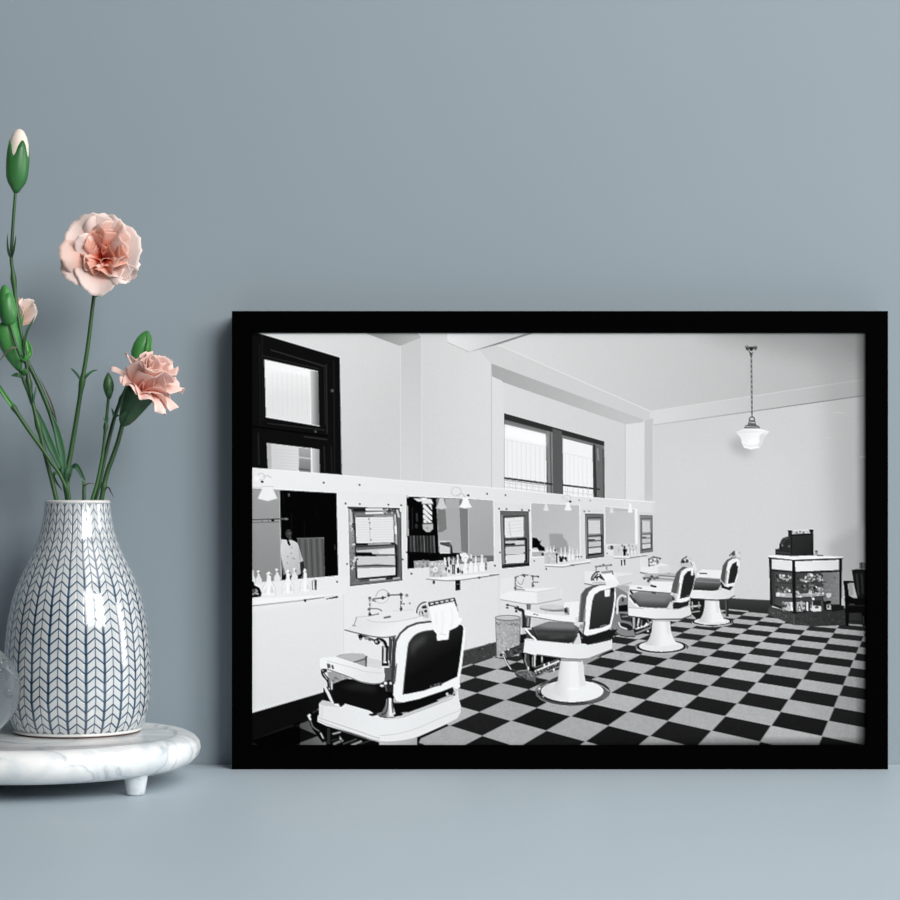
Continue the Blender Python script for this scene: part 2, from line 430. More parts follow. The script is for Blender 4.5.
def draw_stations():
    # ---------- first mirror
    z = Z(220, 440, 200)
    P(z, [(140, 217), (525, 238), (533, 608), (140, 657)], 5)
    P(z, [(140, 217), (266, 224), (277, 628), (140, 657)], (158, (200, 240), 138, (200, 620)))
    L(z, [(267, 224), (276, 628)], 1.0, 200, a=.8)
    L(z, [(266, 224), (525, 238), (533, 606)], .7, 246, a=.5)
    z = Z(250, 460, 100)
    L(z, [(18, 537), (280, 530)], 1.0, 64); L(z, [(18, 562), (262, 558)], .7, 92); E(z, 205, 540, 16, 14, 20); E(z, 195, 522, 18, 7, 160); L(z, [(110, 535), (112, 560)], .6, 90); L(z, [(165, 535), (165, 560)], .6, 90)
    L(z, [(275, 530), (340, 530)], 1.6, 92); E(z, 325, 530, 13, 10, 120)
    for x, y, r, g in [(350, 315, 9, 90), (345, 325, 5, 50)]: E(z, x, y, r, r * 1.6, g)
    L(z, [(300, 300), (302, 400)], .7, 22); L(z, [(372, 480), (374, 640)], .7, 20); L(z, [(490, 560), (488, 690)], .7, 18); L(z, [(600, 430), (602, 520)], .6, 14)
    P(z, [(425, 705), (665, 700), (680, 1250), (480, 1260)], 92)
    for x in range(445, 670, 26): L(z, [(x, 715), (x + 22, 1240)], 1.1, 66 if (x // 26) % 2 else 112, a=.8)
    L(z, [(425, 706), (665, 701)], .9, 120)
    P(z, [(672, 700), (775, 690), (790, 1240), (685, 1255)], 5); L(z, [(765, 765), (765, 805)], 1.0, 52)
    # the man seen in the mirror
    E(z, 347, 660, 30, 36, 52); E(z, 352, 655, 16, 22, 78, blur=.5); L(z, [(325, 645), (372, 642)], .8, 30); P(z, [(330, 690), (370, 690), (372, 722), (335, 720)], 66)
    z = Z(250, 540, 100)
    P(z, [(280, -8), (330, 0), (378, 0), (425, 25), (445, 70), (462, 140), (480, 185), (452, 200), (455, 300), (430, 320), (300, 325), (288, 200), (276, 100)], (212, (290, 60), 186, (460, 250)))
    P(z, [(330, -20), (348, -25), (352, 10), (368, 48), (352, 52), (335, 30)], 10)
    P(z, [(448, 200), (482, 192), (490, 250), (472, 310), (455, 290)], 40); L(z, [(440, 60), (452, 180)], .8, 140, a=.7)
    dots(z, [(372, 118), (385, 165), (400, 170), (335, 205), (340, 150), (375, 70)], 7, 150)
    P(z, [(292, 200), (300, 330), (322, 330), (310, 270)], 110); P(z, [(296, 318), (330, 305), (330, 340), (296, 340)], 20); P(z, [(420, 318), (475, 300), (470, 330), (425, 332)], 16)
    # ---------- shelf, bottles, telephone-like box of the first station
    P(z, [(18, 385), (800, 320), (870, 330), (870, 480), (760, 510), (640, 540), (18, 600)], 233)
    P(z, [(18, 530), (760, 490), (765, 505), (480, 535), (18, 588)], 243)
    L(z, [(18, 594), (480, 543), (665, 517)], 1.2, (150, (18, 594), 176, (480, 543))); L(z, [(480, 541), (665, 516)], 1.0, 120); E(z, 497, 545, 11, 13, 20)
    L(z, [(600, 520), (760, 500)], .7, 206)
    for x, y, w, h in [(28, 390, 50, 120), (78, 390, 60, 120), (245, 372, 62, 118), (400, 360, 62, 115)]: bottle(z, x, y, w, h, 226, 170)
    for x, y, w, h in [(170, 495, 125, 215), (342, 478, 110, 215), (497, 462, 100, 205)]:
        bottle(z, x, y, w, h, 240, 178); P(z, [(x + 10, y - 20), (x + w * .4, y - 20), (x + w * .2, y - h * .42)], 206, a=.8, blur=.4); P(z, [(x - w * .42, y - 15), (x - 25, y - 20), (x - 15, y - h * .4)], 218, a=.8, blur=.4); E(z, x, y - 40, 14, 50, 252)
    for x, y in [(75, 290), (172, 305), (240, 275), (345, 285), (400, 270), (497, 275)]:
        E(z, x + 12, y + 8, 8, 10, 118); E(z, x - 4, y - 8, 9, 9, 250)
    E(z, 372, 325, 6, 14, 60)
    P(z, [(556, 365), (580, 352), (603, 365), (600, 452), (560, 450)], 190); P(z, [(582, 360), (602, 362), (598, 450), (584, 445)], 52); L(z, [(560, 370), (562, 445)], .9, 90); L(z, [(572, 372), (573, 440)], .9, 246)
    P(z, [(16, 370), (32, 375), (42, 408), (85, 430), (106, 480), (95, 508), (16, 518)], 10); P(z, [(22, 440), (60, 440), (80, 490), (22, 498)], 70); speckle(z, [(22, 445), (62, 445), (80, 490), (22, 495)], 18, 6, 120, 200, 9)
    L(z, [(18, 515), (95, 505)], 1.1, 20)
    z = Z(250, 460, 100)
    bell(z, 158, 155, 175, 215, 238, 196); L(z, [(108, 238), (212, 238)], .7, 200); E(z, 110, 196, 13, 11, 12); O(z, 100, 150, 34, 30, 1.2, 210); L(z, [(120, 150), (160, 140), (190, 160)], 1.2, 206); E(z, 60, 165, 26, 26, 244)
    E(z, 665, 206, 9, 9, 60); E(z, 860, 390, 8, 8, 80); L(z, [(18, 244), (108, 250)], .7, 210); L(z, [(225, 255), (780, 290)], .8, 244)
    z = Z(220, 440, 200)
    dots(z, [(467, 192), (628, 202), (565, 286), (629, 288), (758, 291), (815, 294), (527, 638), (572, 558), (822, 537), (861, 602)], 4.6, 70)
    # ---------- first steriliser cabinet
    z = Z(340, 490, 100)
    c = [(72, 155), (538, 160), (560, 808), (90, 862)]
    P(z, [(62, 148), (546, 152), (570, 815), (82, 872)], 243)
    P(z, c, 118)
    P(z, [(72, 155), (110, 200), (150, 800), (90, 860)], (160, (80, 300), 104, (120, 800)))
    P(z, [(72, 155), (538, 160), (505, 200), (115, 205)], 70); P(z, [(90, 862), (150, 800), (520, 770), (560, 808)], 112)
    P(z, [(505, 200), (538, 160), (560, 808), (525, 772)], 96)
    L(z, [(72, 157), (240, 160)], 1.5, 40); L(z, [(130, 180), (235, 180)], 2.4, 22); L(z, [(240, 175), (390, 175)], 2.6, 226); L(z, [(235, 208), (400, 205)], 2.0, 236); L(z, [(240, 190), (400, 190)], .8, 60)
    speckle(z, [(390, 165), (500, 170), (500, 215), (390, 210)], 26, 9, 0, 230, 11)
    L(z, [(515, 185), (530, 240)], 2.0, 205, sm=False); L(z, [(498, 230), (512, 380), (512, 480)], 2.4, 190); L(z, [(500, 330), (503, 390)], 2.0, 240); L(z, [(545, 200), (556, 800)], .9, 50)
    L(z, [(124, 215), (135, 350), (148, 790)], 1.5, 30); L(z, [(95, 180), (105, 300)], 1.5, 205)
    P(z, [(138, 245), (478, 238), (484, 470), (148, 480)], 228); P(z, [(130, 228), (478, 222), (478, 242), (132, 248)], 138)
    L(z, [(150, 236), (300, 234)], 1.2, 90); L(z, [(265, 250), (272, 478)], .8, 190); dots(z, [(266, 296), (258, 262), (280, 448), (276, 350)], 7, 110); E(z, 270, 296, 5, 5, 60)
    for k in range(9): L(z, [(155, 268 + k * 23), (258, 266 + k * 23)], .5, 204, a=.7); L(z, [(290, 266 + k * 23), (470, 262 + k * 23)], .5, 204, a=.7)
    P(z, [(140, 485), (478, 470), (505, 480), (505, 500), (140, 520)], 62); L(z, [(150, 488), (255, 487)], 1.8, 14); L(z, [(258, 488), (470, 480)], 1.6, 170); E(z, 470, 480, 14, 6, 20)
    P(z, [(140, 520), (505, 498), (505, 520), (145, 550)], 108); P(z, [(145, 545), (490, 520), (492, 580), (290, 575), (150, 560)], 206); P(z, [(340, 545), (490, 522), (492, 575), (350, 570)], 222)
    P(z, [(145, 562), (282, 560), (290, 575), (330, 582), (330, 598), (150, 592)], 8); L(z, [(325, 588), (490, 584)], 1.3, 80)
    P(z, [(150, 600), (492, 592), (496, 676), (155, 682)], 206); L(z, [(150, 686), (330, 676), (497, 684)], 1.8, 76); L(z, [(155, 696), (495, 694)], .9, 140)
    P(z, [(156, 704), (498, 696), (500, 762), (160, 792)], 226)
    P(z, [(494, 490), (512, 488), (520, 780), (500, 765)], 10); P(z, [(155, 796), (515, 765), (518, 782), (170, 808)], 8)
    L(z, [(270, 812), (410, 798)], 1.7, 200); L(z, [(418, 800), (470, 795)], 1.8, 36); L(z, [(180, 820), (260, 810)], 1.4, 70); L(z, [(90, 862), (560, 810)], 1.0, 60); L(z, [(480, 800), (535, 790)], 1.2, 190)
    for x, y in [(100, 300), (110, 340), (140, 615), (112, 700), (128, 640)]: E(z, x, y, 16, 16, 205); E(z, x + 16, y + 8, 9, 8, 24)
    speckle(z, [(88, 280), (128, 280), (135, 720), (95, 720)], 34, 7, 60, 220, 12)
    L(z, [(505, 205), (516, 330), (526, 760)], .8, 46)
    # ---------- second mirror
    z = Z(400, 480, 100)
    P(z, [(50, 140), (845, 178), (852, 735), (68, 805)], 242)
    P(z, [(58, 148), (838, 182), (845, 730), (68, 800)], 7)
    P(z, [(326, 165), (838, 182), (845, 700), (352, 705)], (172, (400, 300), 166, (800, 500)))
    P(z, [(326, 165), (408, 168), (412, 300), (420, 440), (395, 460), (352, 470)], 128); P(z, [(352, 465), (395, 455), (420, 430), (415, 260), (540, 250), (548, 600), (355, 620)], 168)
    P(z, [(332, 250), (408, 262), (420, 440), (380, 468), (346, 468)], 122)
    P(z, [(532, 180), (612, 182), (612, 660), (552, 640)], 122); P(z, [(612, 180), (838, 184), (843, 690), (620, 690)], (172, (640, 300), 164, (800, 600)))
    L(z, [(613, 250), (622, 670)], .7, 192)
    P(z, [(640, 682), (845, 680), (845, 728), (640, 735)], 108); P(z, [(345, 655), (560, 655), (560, 720), (345, 720)], 12)
    P(z, [(355, 552), (450, 552), (452, 660), (360, 662)], 208); P(z, [(358, 560), (448, 558), (448, 606), (360, 580)], 76); P(z, [(450, 560), (470, 600), (475, 660), (452, 660)], 44); L(z, [(355, 552), (452, 551)], .9, 216)
    P(z, [(535, 660), (590, 655), (622, 690), (600, 740), (560, 735)], 236)
    # barber pole mirrored behind
    P(z, [(62, 232), (72, 232), (80, 505), (66, 505)], 168); P(z, [(118, 165), (285, 168), (262, 196), (165, 196)], 216); P(z, [(205, 178), (285, 178), (300, 215), (195, 215)], 226); E(z, 215, 168, 26, 10, 250)
    P(z, [(203, 220), (285, 220), (292, 390), (212, 392)], 22)
    for k in range(4):
        y = 222 + k * 46
        P(z, [(206, y), (222, y - 4), (288, y + 66), (290, y + 92), (276, y + 88), (206, y + 26)] if k < 3 else [(210, y - 6), (226, y - 4), (252, y + 30), (212, y + 28)], 224)
    P(z, [(250, 220), (284, 220), (288, 268)], 224)
    P(z, [(203, 180), (285, 180), (300, 216), (195, 216)], 226); L(z, [(198, 216), (300, 216)], .8, 120)
    P(z, [(203, 388), (298, 388), (298, 440), (265, 470), (235, 466), (206, 440)], 186); L(z, [(205, 392), (298, 390)], 1.2, 34); E(z, 245, 432, 12, 8, 150)
    for x in (148, 156): L(z, [(x, 300), (x + 2, 370)], .7, 64)
    E(z, 148, 415, 14, 22, 44); L(z, [(110, 250), (112, 440)], .8, 34)
    for k, x in enumerate(range(80, 312, 15)): L(z, [(x, 505), (x + 6, 655)], 1.2, [38, 84, 54, 112, 46, 70][k % 6])
    E(z, 282, 662, 30, 7, 110); L(z, [(60, 650), (320, 662)], 1.5, 8)
    L(z, [(48, 142), (838, 180)], .8, 250, a=.7); E(z, 66, 150, 14, 12, 190)
    P(z, [(125, 728), (265, 722), (268, 785), (128, 795)], 168); speckle(z, [(135, 735), (262, 728), (262, 780), (135, 788)], 34, 9, 90, 215, 13)
    # shelf of the second station
    P(z, [(262, 735), (420, 720), (425, 870), (265, 872)], 196); speckle(z, [(275, 740), (415, 730), (415, 865), (272, 865)], 50, 8, 150, 232, 14); E(z, 318, 805, 24, 22, 238); E(z, 318, 806, 11, 10, 190)
    for k in range(5): E(z, 290 + k * 30, 755, 7, 8, 236)
    z = Z(400, 480, 100)
    P(z, [(425, 700), (780, 700), (782, 855), (430, 872)], 226, a=.55)
    P(z, [(395, 700), (412, 700), (412, 760), (400, 760)], 234)
    for x, y, w, h, g in [(440, 860, 42, 175, 226), (478, 850, 44, 165, 220), (520, 850, 52, 185, 236), (590, 840, 60, 165, 240), (640, 835, 55, 170, 238), (682, 830, 50, 150, 240), (738, 822, 60, 155, 240)]: bottle(z, x, y, w, h, g, 172)
    P(z, [(468, 762), (495, 760), (495, 845), (470, 848)], 18); L(z, [(482, 775), (482, 840)], 1.0, 190); P(z, [(510, 790), (532, 788), (533, 838), (512, 840)], 12)
    for x, y, g in [(430, 770, 14), (415, 800, 40), (425, 745, 20), (470, 700, 40), (505, 705, 70), (545, 700, 50), (540, 820, 120), (560, 830, 60), (440, 820, 30), (455, 740, 50), (610, 800, 190), (640, 720, 120), (775, 760, 100), (772, 790, 80)]: E(z, x, y, 9, 15, g)
    P(z, [(765, 740), (780, 740), (782, 812), (770, 812)], 120)
    P(z, [(240, 885), (430, 868), (890, 838), (890, 856), (700, 875), (560, 900), (430, 905), (250, 898)], 240); L(z, [(240, 892), (420, 908), (560, 900), (880, 852)], 1.1, 140); E(z, 712, 880, 12, 9, 40); L(z, [(690, 882), (885, 852)], .8, 100)
    z = Z(390, 440, 200)
    P(z, [(293, 632), (316, 630), (316, 676), (295, 678)], 16); L(z, [(298, 650), (314, 648)], .7, 90)
    E(z, 197, 640, 6, 9, 70); E(z, 402, 619, 5, 5, 70)
    dots(z, [(437, 242), (520, 248), (491, 309), (524, 311), (594, 316), (626, 318), (495, 506), (473, 566), (97, 601), (50, 294), (53, 538)], 4.4, 76); E(z, 352, 249, 6, 5, 20)
    O(z, 298, 232, 22, 20, 1.0, 206); L(z, [(300, 250), (325, 240), (338, 256)], 1.0, 196)
    bell(z, 340, 258, 58, 50, 244, 198); bell(z, 232, 262, 50, 50, 206, 176)
    # ---------- other cabinets, mirrors and shelves
    z = Z(490, 500, 100)
    P(z, [(82, 92), (352, 98), (362, 596), (98, 622)], 240)
    cabinet(z, [(92, 100), (345, 106), (352, 590), (108, 612)], 70, 2, 1.0)
    P(z, [(110, 590), (350, 565), (352, 590), (108, 612)], 30); L(z, [(140, 570), (300, 560)], 1.0, 220); P(z, [(240, 350), (318, 340), (318, 358), (245, 366)], 24)
    P(z, [(130, 165), (300, 152), (302, 330), (135, 338)], 228)
    for k in range(4): L(z, [(150, 195 + k * 32), (290, 186 + k * 30)], .5, 196, a=.7)
    L(z, [(172, 200), (186, 325)], .7, 190)
    P(z, [(135, 435), (302, 428), (304, 486), (140, 490)], 204); P(z, [(138, 505), (304, 500), (306, 560), (145, 572)], 222)
    P(z, [(362, 22), (812, 44), (818, 500), (370, 520)], 238)
    P(z, [(370, 28), (803, 48), (808, 490), (378, 510)], (184, (400, 100), 192, (780, 400)))
    P(z, [(532, 302), (655, 305), (660, 340), (690, 370), (720, 470), (545, 470)], 156, blur=.6)
    P(z, [(378, 338), (420, 342), (445, 372), (462, 362), (450, 395), (470, 415), (490, 425), (495, 460), (440, 455), (425, 430), (378, 432)], 10); P(z, [(378, 440), (430, 445), (440, 465), (378, 470)], 230); P(z, [(380, 470), (470, 465), (478, 505), (382, 510)], 176); P(z, [(462, 478), (482, 476), (484, 502), (464, 504)], 20)
    P(z, [(490, 470), (600, 462), (604, 570), (490, 575)], 196); speckle(z, [(495, 472), (592, 466), (592, 565), (495, 570)], 30, 7, 165, 225, 21)
    for x in (515, 545, 575): bottle(z, x, 470, 26, 60, 226, 180)
    P(z, [(592, 478), (606, 478), (606, 570), (596, 570)], 60)
    for x, y, w, h in [(640, 555, 34, 130), (676, 548, 36, 130), (715, 545, 38, 130), (745, 540, 36, 110), (785, 535, 30, 100)]: bottle(z, x, y, w, h, 234, 168)
    for x, y, g, r in [(640, 540, 12, 16), (655, 520, 40, 12), (680, 525, 30, 12), (630, 515, 40, 10), (603, 490, 10, 9), (585, 452, 30, 8), (690, 545, 110, 8), (775, 510, 110, 7), (795, 510, 90, 7), (610, 440, 130, 7)]: E(z, x, y, r, r * 1.3, g)
    P(z, [(495, 575), (640, 582), (905, 540), (905, 560), (660, 602), (500, 596)], 238); L(z, [(500, 597), (660, 603), (900, 562)], 1.1, 150); E(z, 745, 588, 12, 7, 40); E(z, 506, 620, 8, 12, 110)
    L(z, [(0, 676), (80, 670)], 1.2, 120); L(z, [(0, 668), (80, 660)], .9, 240)
    dots(z, [(82, 78), (150, 80), (288, 86), (348, 90), (88, 472), (42, 588), (398, 548), (355, 455), (822, 510), (850, 104)], 7.5, 92); E(z, 722, 14, 12, 10, 30)
    bell(z, 702, 20, 72, 78, 240, 200); bell(z, 505, 35, 55, 65, 222, 200)
    O(z, 690, -18, 40, 26, .9, 208); L(z, [(640, -30), (690, -12), (702, 20)], .9, 206)
    z = Z(570, 490, 100)
    P(z, [(128, 205), (306, 210), (312, 605), (136, 628)], 236)
    cabinet(z, [(136, 214), (298, 219), (304, 598), (144, 618)], 150, 3, .82)
    P(z, [(308, 142), (606, 168), (610, 480), (318, 490)], 234)
    P(z, [(316, 150), (582, 175), (586, 485), (322, 488)], (192, (330, 200), 198, (560, 400)))
    P(z, [(590, 172), (606, 174), (608, 490), (590, 492)], 240)
    bell(z, 542, 120, 46, 88, 242, 206); bell(z, 374, 140, 42, 70, 220, 200); P(z, [(395, 170), (520, 175), (520, 188), (395, 190)], 176, a=.6); O(z, 510, 110, 24, 18, .9, 226)
    P(z, [(325, 490), (420, 486), (420, 580), (390, 590), (325, 580)], 226); E(z, 374, 518, 18, 20, 74); E(z, 350, 520, 14, 16, 180)
    P(z, [(390, 500), (460, 496), (462, 585), (392, 590)], 204); P(z, [(462, 500), (600, 490), (604, 570), (465, 585)], 208)
    P(z, [(476, 530), (502, 530), (502, 590), (480, 590)], 16)
    for x, y, g in [(490, 515, 40), (510, 545, 60), (540, 560, 110), (470, 500, 130), (530, 500, 150), (560, 505, 160), (590, 520, 170), (520, 575, 100), (575, 540, 160), (440, 540, 180), (545, 530, 170)]: E(z, x, y, 8, 14, g)
    for x in (525, 555, 585): bottle(z, x, 575, 26, 75, 228, 170)
    P(z, [(395, 590), (500, 600), (690, 578), (690, 592), (520, 616), (398, 612)], 234); L(z, [(398, 613), (520, 617), (690, 590)], 1.0, 160); L(z, [(540, 608), (690, 588)], .9, 130)
    P(z, [(458, 628), (472, 628), (470, 680), (460, 680)], 14); P(z, [(484, 625), (498, 625), (498, 678), (486, 680)], 20)
    dots(z, [(182, 96), (82, 92), (128, 190), (172, 192), (105, 598), (335, 570)], 7, 120); E(z, 4, 104, 8, 7, 40)
    L(z, [(0, 675), (180, 655)], 1.1, 150); E(z, 25, 678, 8, 5, 90)
    cabinet(z, [(630, 228), (738, 232), (742, 552), (634, 566)], 180, 4, .62)
    # rail of the panel above the last cabinet is lost in the light of the far wall
    P(z, [(750, 90), (900, 90), (900, 600), (750, 600)], 209, a=.8, blur=1.6)
    cabinet(z, [(630, 228), (738, 232), (742, 552), (634, 566)], 180, 4, .62)

def draw_sinks():
    # first basin
    z = Z(340, 560, 100)
    P(z, [(40, 630), (110, 590), (150, 515), (700, 440), (760, 560), (560, 680), (420, 692), (320, 690), (170, 660)], (226, (300, 540), 236, (400, 670)))
    P(z, [(130, 520), (240, 545), (420, 560), (700, 530), (720, 450), (480, 460)], 230)
    L(z, [(150, 515), (260, 505), (340, 490)], .8, 196); L(z, [(240, 535), (300, 555), (420, 560), (560, 545), (700, 515)], .7, 198, sm=True); L(z, [(150, 515), (128, 585), (112, 592), (140, 592)], 1.0, 150)
    L(z, [(45, 630), (170, 662), (320, 692), (430, 694), (500, 682)], 1.3, 116, sm=True); L(z, [(480, 460), (660, 448)], .7, 210)
    L(z, [(400, 520), (450, 510)], 1.8, 90); L(z, [(405, 512), (448, 502)], .7, 150)
    # taps
    for pts, w, g in [([(268, 350), (268, 420), (262, 500)], 1.6, 120), ([(550, 310), (550, 400), (548, 455)], 1.7, 96), ([(300, 350), (400, 338), (440, 318), (540, 312)], 1.3, 84), ([(255, 440), (340, 440), (375, 458)], 1.2, 120), ([(272, 500), (345, 485)], 1.0, 110), ([(320, 330), (350, 280), (400, 268), (440, 300)], 1.0, 184), ([(320, 370), (370, 390), (420, 370), (440, 330)], .9, 200)]:
        L(z, pts, w, g, sm=len(pts) > 2)
    for x, y, r, g in [(268, 345, 16, 150), (268, 340, 8, 40), (300, 360, 14, 130), (385, 340, 15, 60), (435, 305, 12, 130), (440, 322, 10, 60), (550, 312, 16, 70), (600, 320, 16, 170), (605, 316, 7, 60), (575, 395, 8, 60), (628, 390, 10, 150), (262, 445, 14, 96), (270, 490, 13, 46), (550, 440, 13, 50), (345, 484, 7, 80), (318, 372, 8, 150)]: E(z, x, y, r, r, g)
    for x, y in [(268, 380), (266, 420), (548, 360), (552, 410), (420, 330), (260, 460)]: E(z, x, y, 6, 7, 244)
    # drain pipes below
    P(z, [(500, 690), (470, 690), (440, 700), (440, 900), (500, 900)], 92)
    for x in (450, 466, 482): L(z, [(x, 700), (x - 8, 900)], 1.1, 150 if x == 466 else 44)
    L(z, [(170, 680), (230, 690), (300, 720), (340, 725)], 2.0, 60); E(z, 185, 690, 20, 24, 20); E(z, 185, 712, 12, 10, 120); E(z, 240, 705, 22, 14, 150); E(z, 270, 715, 18, 14, 90); E(z, 335, 735, 28, 28, 14); E(z, 326, 735, 12, 12, 180)
    L(z, [(340, 715), (385, 725), (412, 770), (412, 900)], 3.2, 14, sm=True); L(z, [(385, 780), (382, 900)], 1.6, 44); L(z, [(400, 790), (396, 900)], 1.3, 206); L(z, [(350, 720), (385, 742), (400, 775)], 1.0, 180)
    z = Z(305, 640, 105)
    L(z, [(705, 60), (700, 200)], 2.8, 18); L(z, [(668, 80), (665, 200)], 1.6, 36); L(z, [(688, 70), (684, 180)], 1.4, 210); P(z, [(650, 200), (718, 200), (716, 222), (655, 222)], 16); E(z, 690, 190, 9, 8, 240)
    P(z, [(722, 0), (790, 0), (760, 260), (735, 350), (680, 350), (680, 240), (722, 238)], 88); L(z, [(740, 0), (730, 200)], 1.5, 44); L(z, [(758, 0), (745, 230)], 1.4, 40); L(z, [(750, 10), (738, 220)], .8, 150)
    # second basin
    z = Z(480, 470, 200)
    P(z, [(92, 540), (150, 535), (370, 528), (366, 580), (255, 602), (200, 600), (90, 582)], 236)
    P(z, [(255, 548), (366, 532), (366, 580), (258, 602)], 220); L(z, [(92, 583), (200, 602), (255, 603), (366, 582)], .9, 160)
    L(z, [(150, 542), (255, 549), (368, 530)], .7, 204); P(z, [(95, 560), (92, 490), (150, 480), (150, 540)], 228)
    for pts, w, g in [([(160, 485), (160, 540)], 1.5, 128), ([(238, 478), (236, 525)], 1.6, 110), ([(160, 482), (200, 472), (238, 478), (260, 478)], 1.3, 116), ([(155, 535), (200, 540)], 1.0, 120), ([(165, 500), (185, 515), (198, 490)], .8, 150), ([(240, 505), (262, 505)], 1.0, 110), ([(160, 520), (190, 530)], .8, 140)]: L(z, pts, w, g, sm=len(pts) > 2)
    for x, y in [(160, 485), (195, 472), (238, 478), (262, 480), (158, 530), (240, 520), (200, 478)]: E(z, x, y, 5, 5, 80)
    for x, y in [(165, 505), (235, 500), (222, 476), (180, 478)]: E(z, x, y, 3.5, 4, 246)
    z = Z(490, 600, 100)
    E(z, 158, 45, 14, 12, 20); E(z, 155, 70, 12, 9, 60); L(z, [(165, 48), (235, 60)], 1.4, 130); E(z, 240, 70, 24, 18, 60); E(z, 232, 55, 9, 7, 200); E(z, 236, 102, 12, 12, 40)
    P(z, [(325, 35), (370, 35), (365, 85), (330, 85)], 140); L(z, [(340, 40), (340, 85)], 1.0, 70); L(z, [(358, 40), (358, 85)], 1.0, 90)
    P(z, [(312, 150), (370, 155), (362, 250), (300, 250)], 88); L(z, [(265, 85), (300, 110), (304, 240)], 3.2, 40, sm=True); L(z, [(285, 130), (286, 235)], 1.1, 150); L(z, [(320, 170), (318, 240)], 1.2, 40); L(z, [(345, 165), (340, 240)], 1.2, 160); P(z, [(285, 235), (360, 235), (355, 250), (290, 252)], 36)
    P(z, [(375, 160), (500, 180), (500, 210), (380, 250)], 206); L(z, [(500, 60), (502, 200)], .8, 200); P(z, [(300, 250), (380, 250), (340, 300), (280, 310)], 205); P(z, [(270, 320), (330, 300), (320, 380), (270, 390)], 22)
    # third and fourth basins
    z = Z(540, 560, 100)
    P(z, [(400, 100), (830, 120), (826, 200), (690, 240), (480, 225), (402, 210)], 228); P(z, [(690, 150), (828, 128), (826, 200), (692, 242)], 214); L(z, [(402, 212), (480, 228), (600, 218)], 1.2, 126); L(z, [(690, 242), (826, 202)], .8, 176)
    L(z, [(500, 60), (640, 45)], 1.6, 140); L(z, [(505, 60), (505, 100)], 1.4, 150); L(z, [(600, 50), (600, 85)], 1.4, 150)
    for x, y in [(505, 62), (570, 42), (640, 45), (540, 55)]: E(z, x, y, 10, 9, 104)
    P(z, [(680, 230), (800, 232), (800, 300), (680, 300)], 172); P(z, [(690, 280), (800, 285), (800, 300), (690, 298)], 196)
    z = Z(570, 490, 100)
    P(z, [(632, 600), (900, 680), (900, 752), (760, 760), (635, 742)], 230); P(z, [(790, 690), (900, 676), (900, 748), (795, 758)], 214); L(z, [(635, 744), (760, 764), (900, 752)], 1.2, 96)
    P(z, [(632, 600), (700, 610), (720, 690), (640, 690)], 222)
    for pts, w, g in [([(710, 620), (712, 685)], 1.6, 130), ([(780, 610), (785, 665)], 1.5, 130), ([(710, 625), (750, 602), (815, 615)], 1.6, 122), ([(715, 650), (770, 640), (800, 655)], 1.2, 140), ([(720, 680), (760, 675)], 1.1, 140)]: L(z, pts, w, g)
    for x, y in [(710, 625), (755, 605), (810, 618), (790, 640), (712, 680), (745, 630), (735, 650)]: E(z, x, y, 9, 9, 88)
    for x, y in [(730, 640), (770, 625), (765, 660)]: E(z, x, y, 8, 8, 226)
    z = Z(610, 560, 100)
    P(z, [(300, 120), (600, 120), (600, 190), (340, 190)], 182); L(z, [(440, 140), (590, 150)], 1.2, 120); L(z, [(420, 165), (590, 178)], 1.0, 140); L(z, [(450, 152), (590, 165)], .8, 216)
    for x, y, g in [(310, 165, 60), (345, 190, 70), (375, 150, 50), (400, 165, 90), (425, 160, 80), (345, 165, 150), (360, 170, 60)]: E(z, x, y, 13, 13, g)
    L(z, [(300, 160), (430, 160)], 1.4, 110)

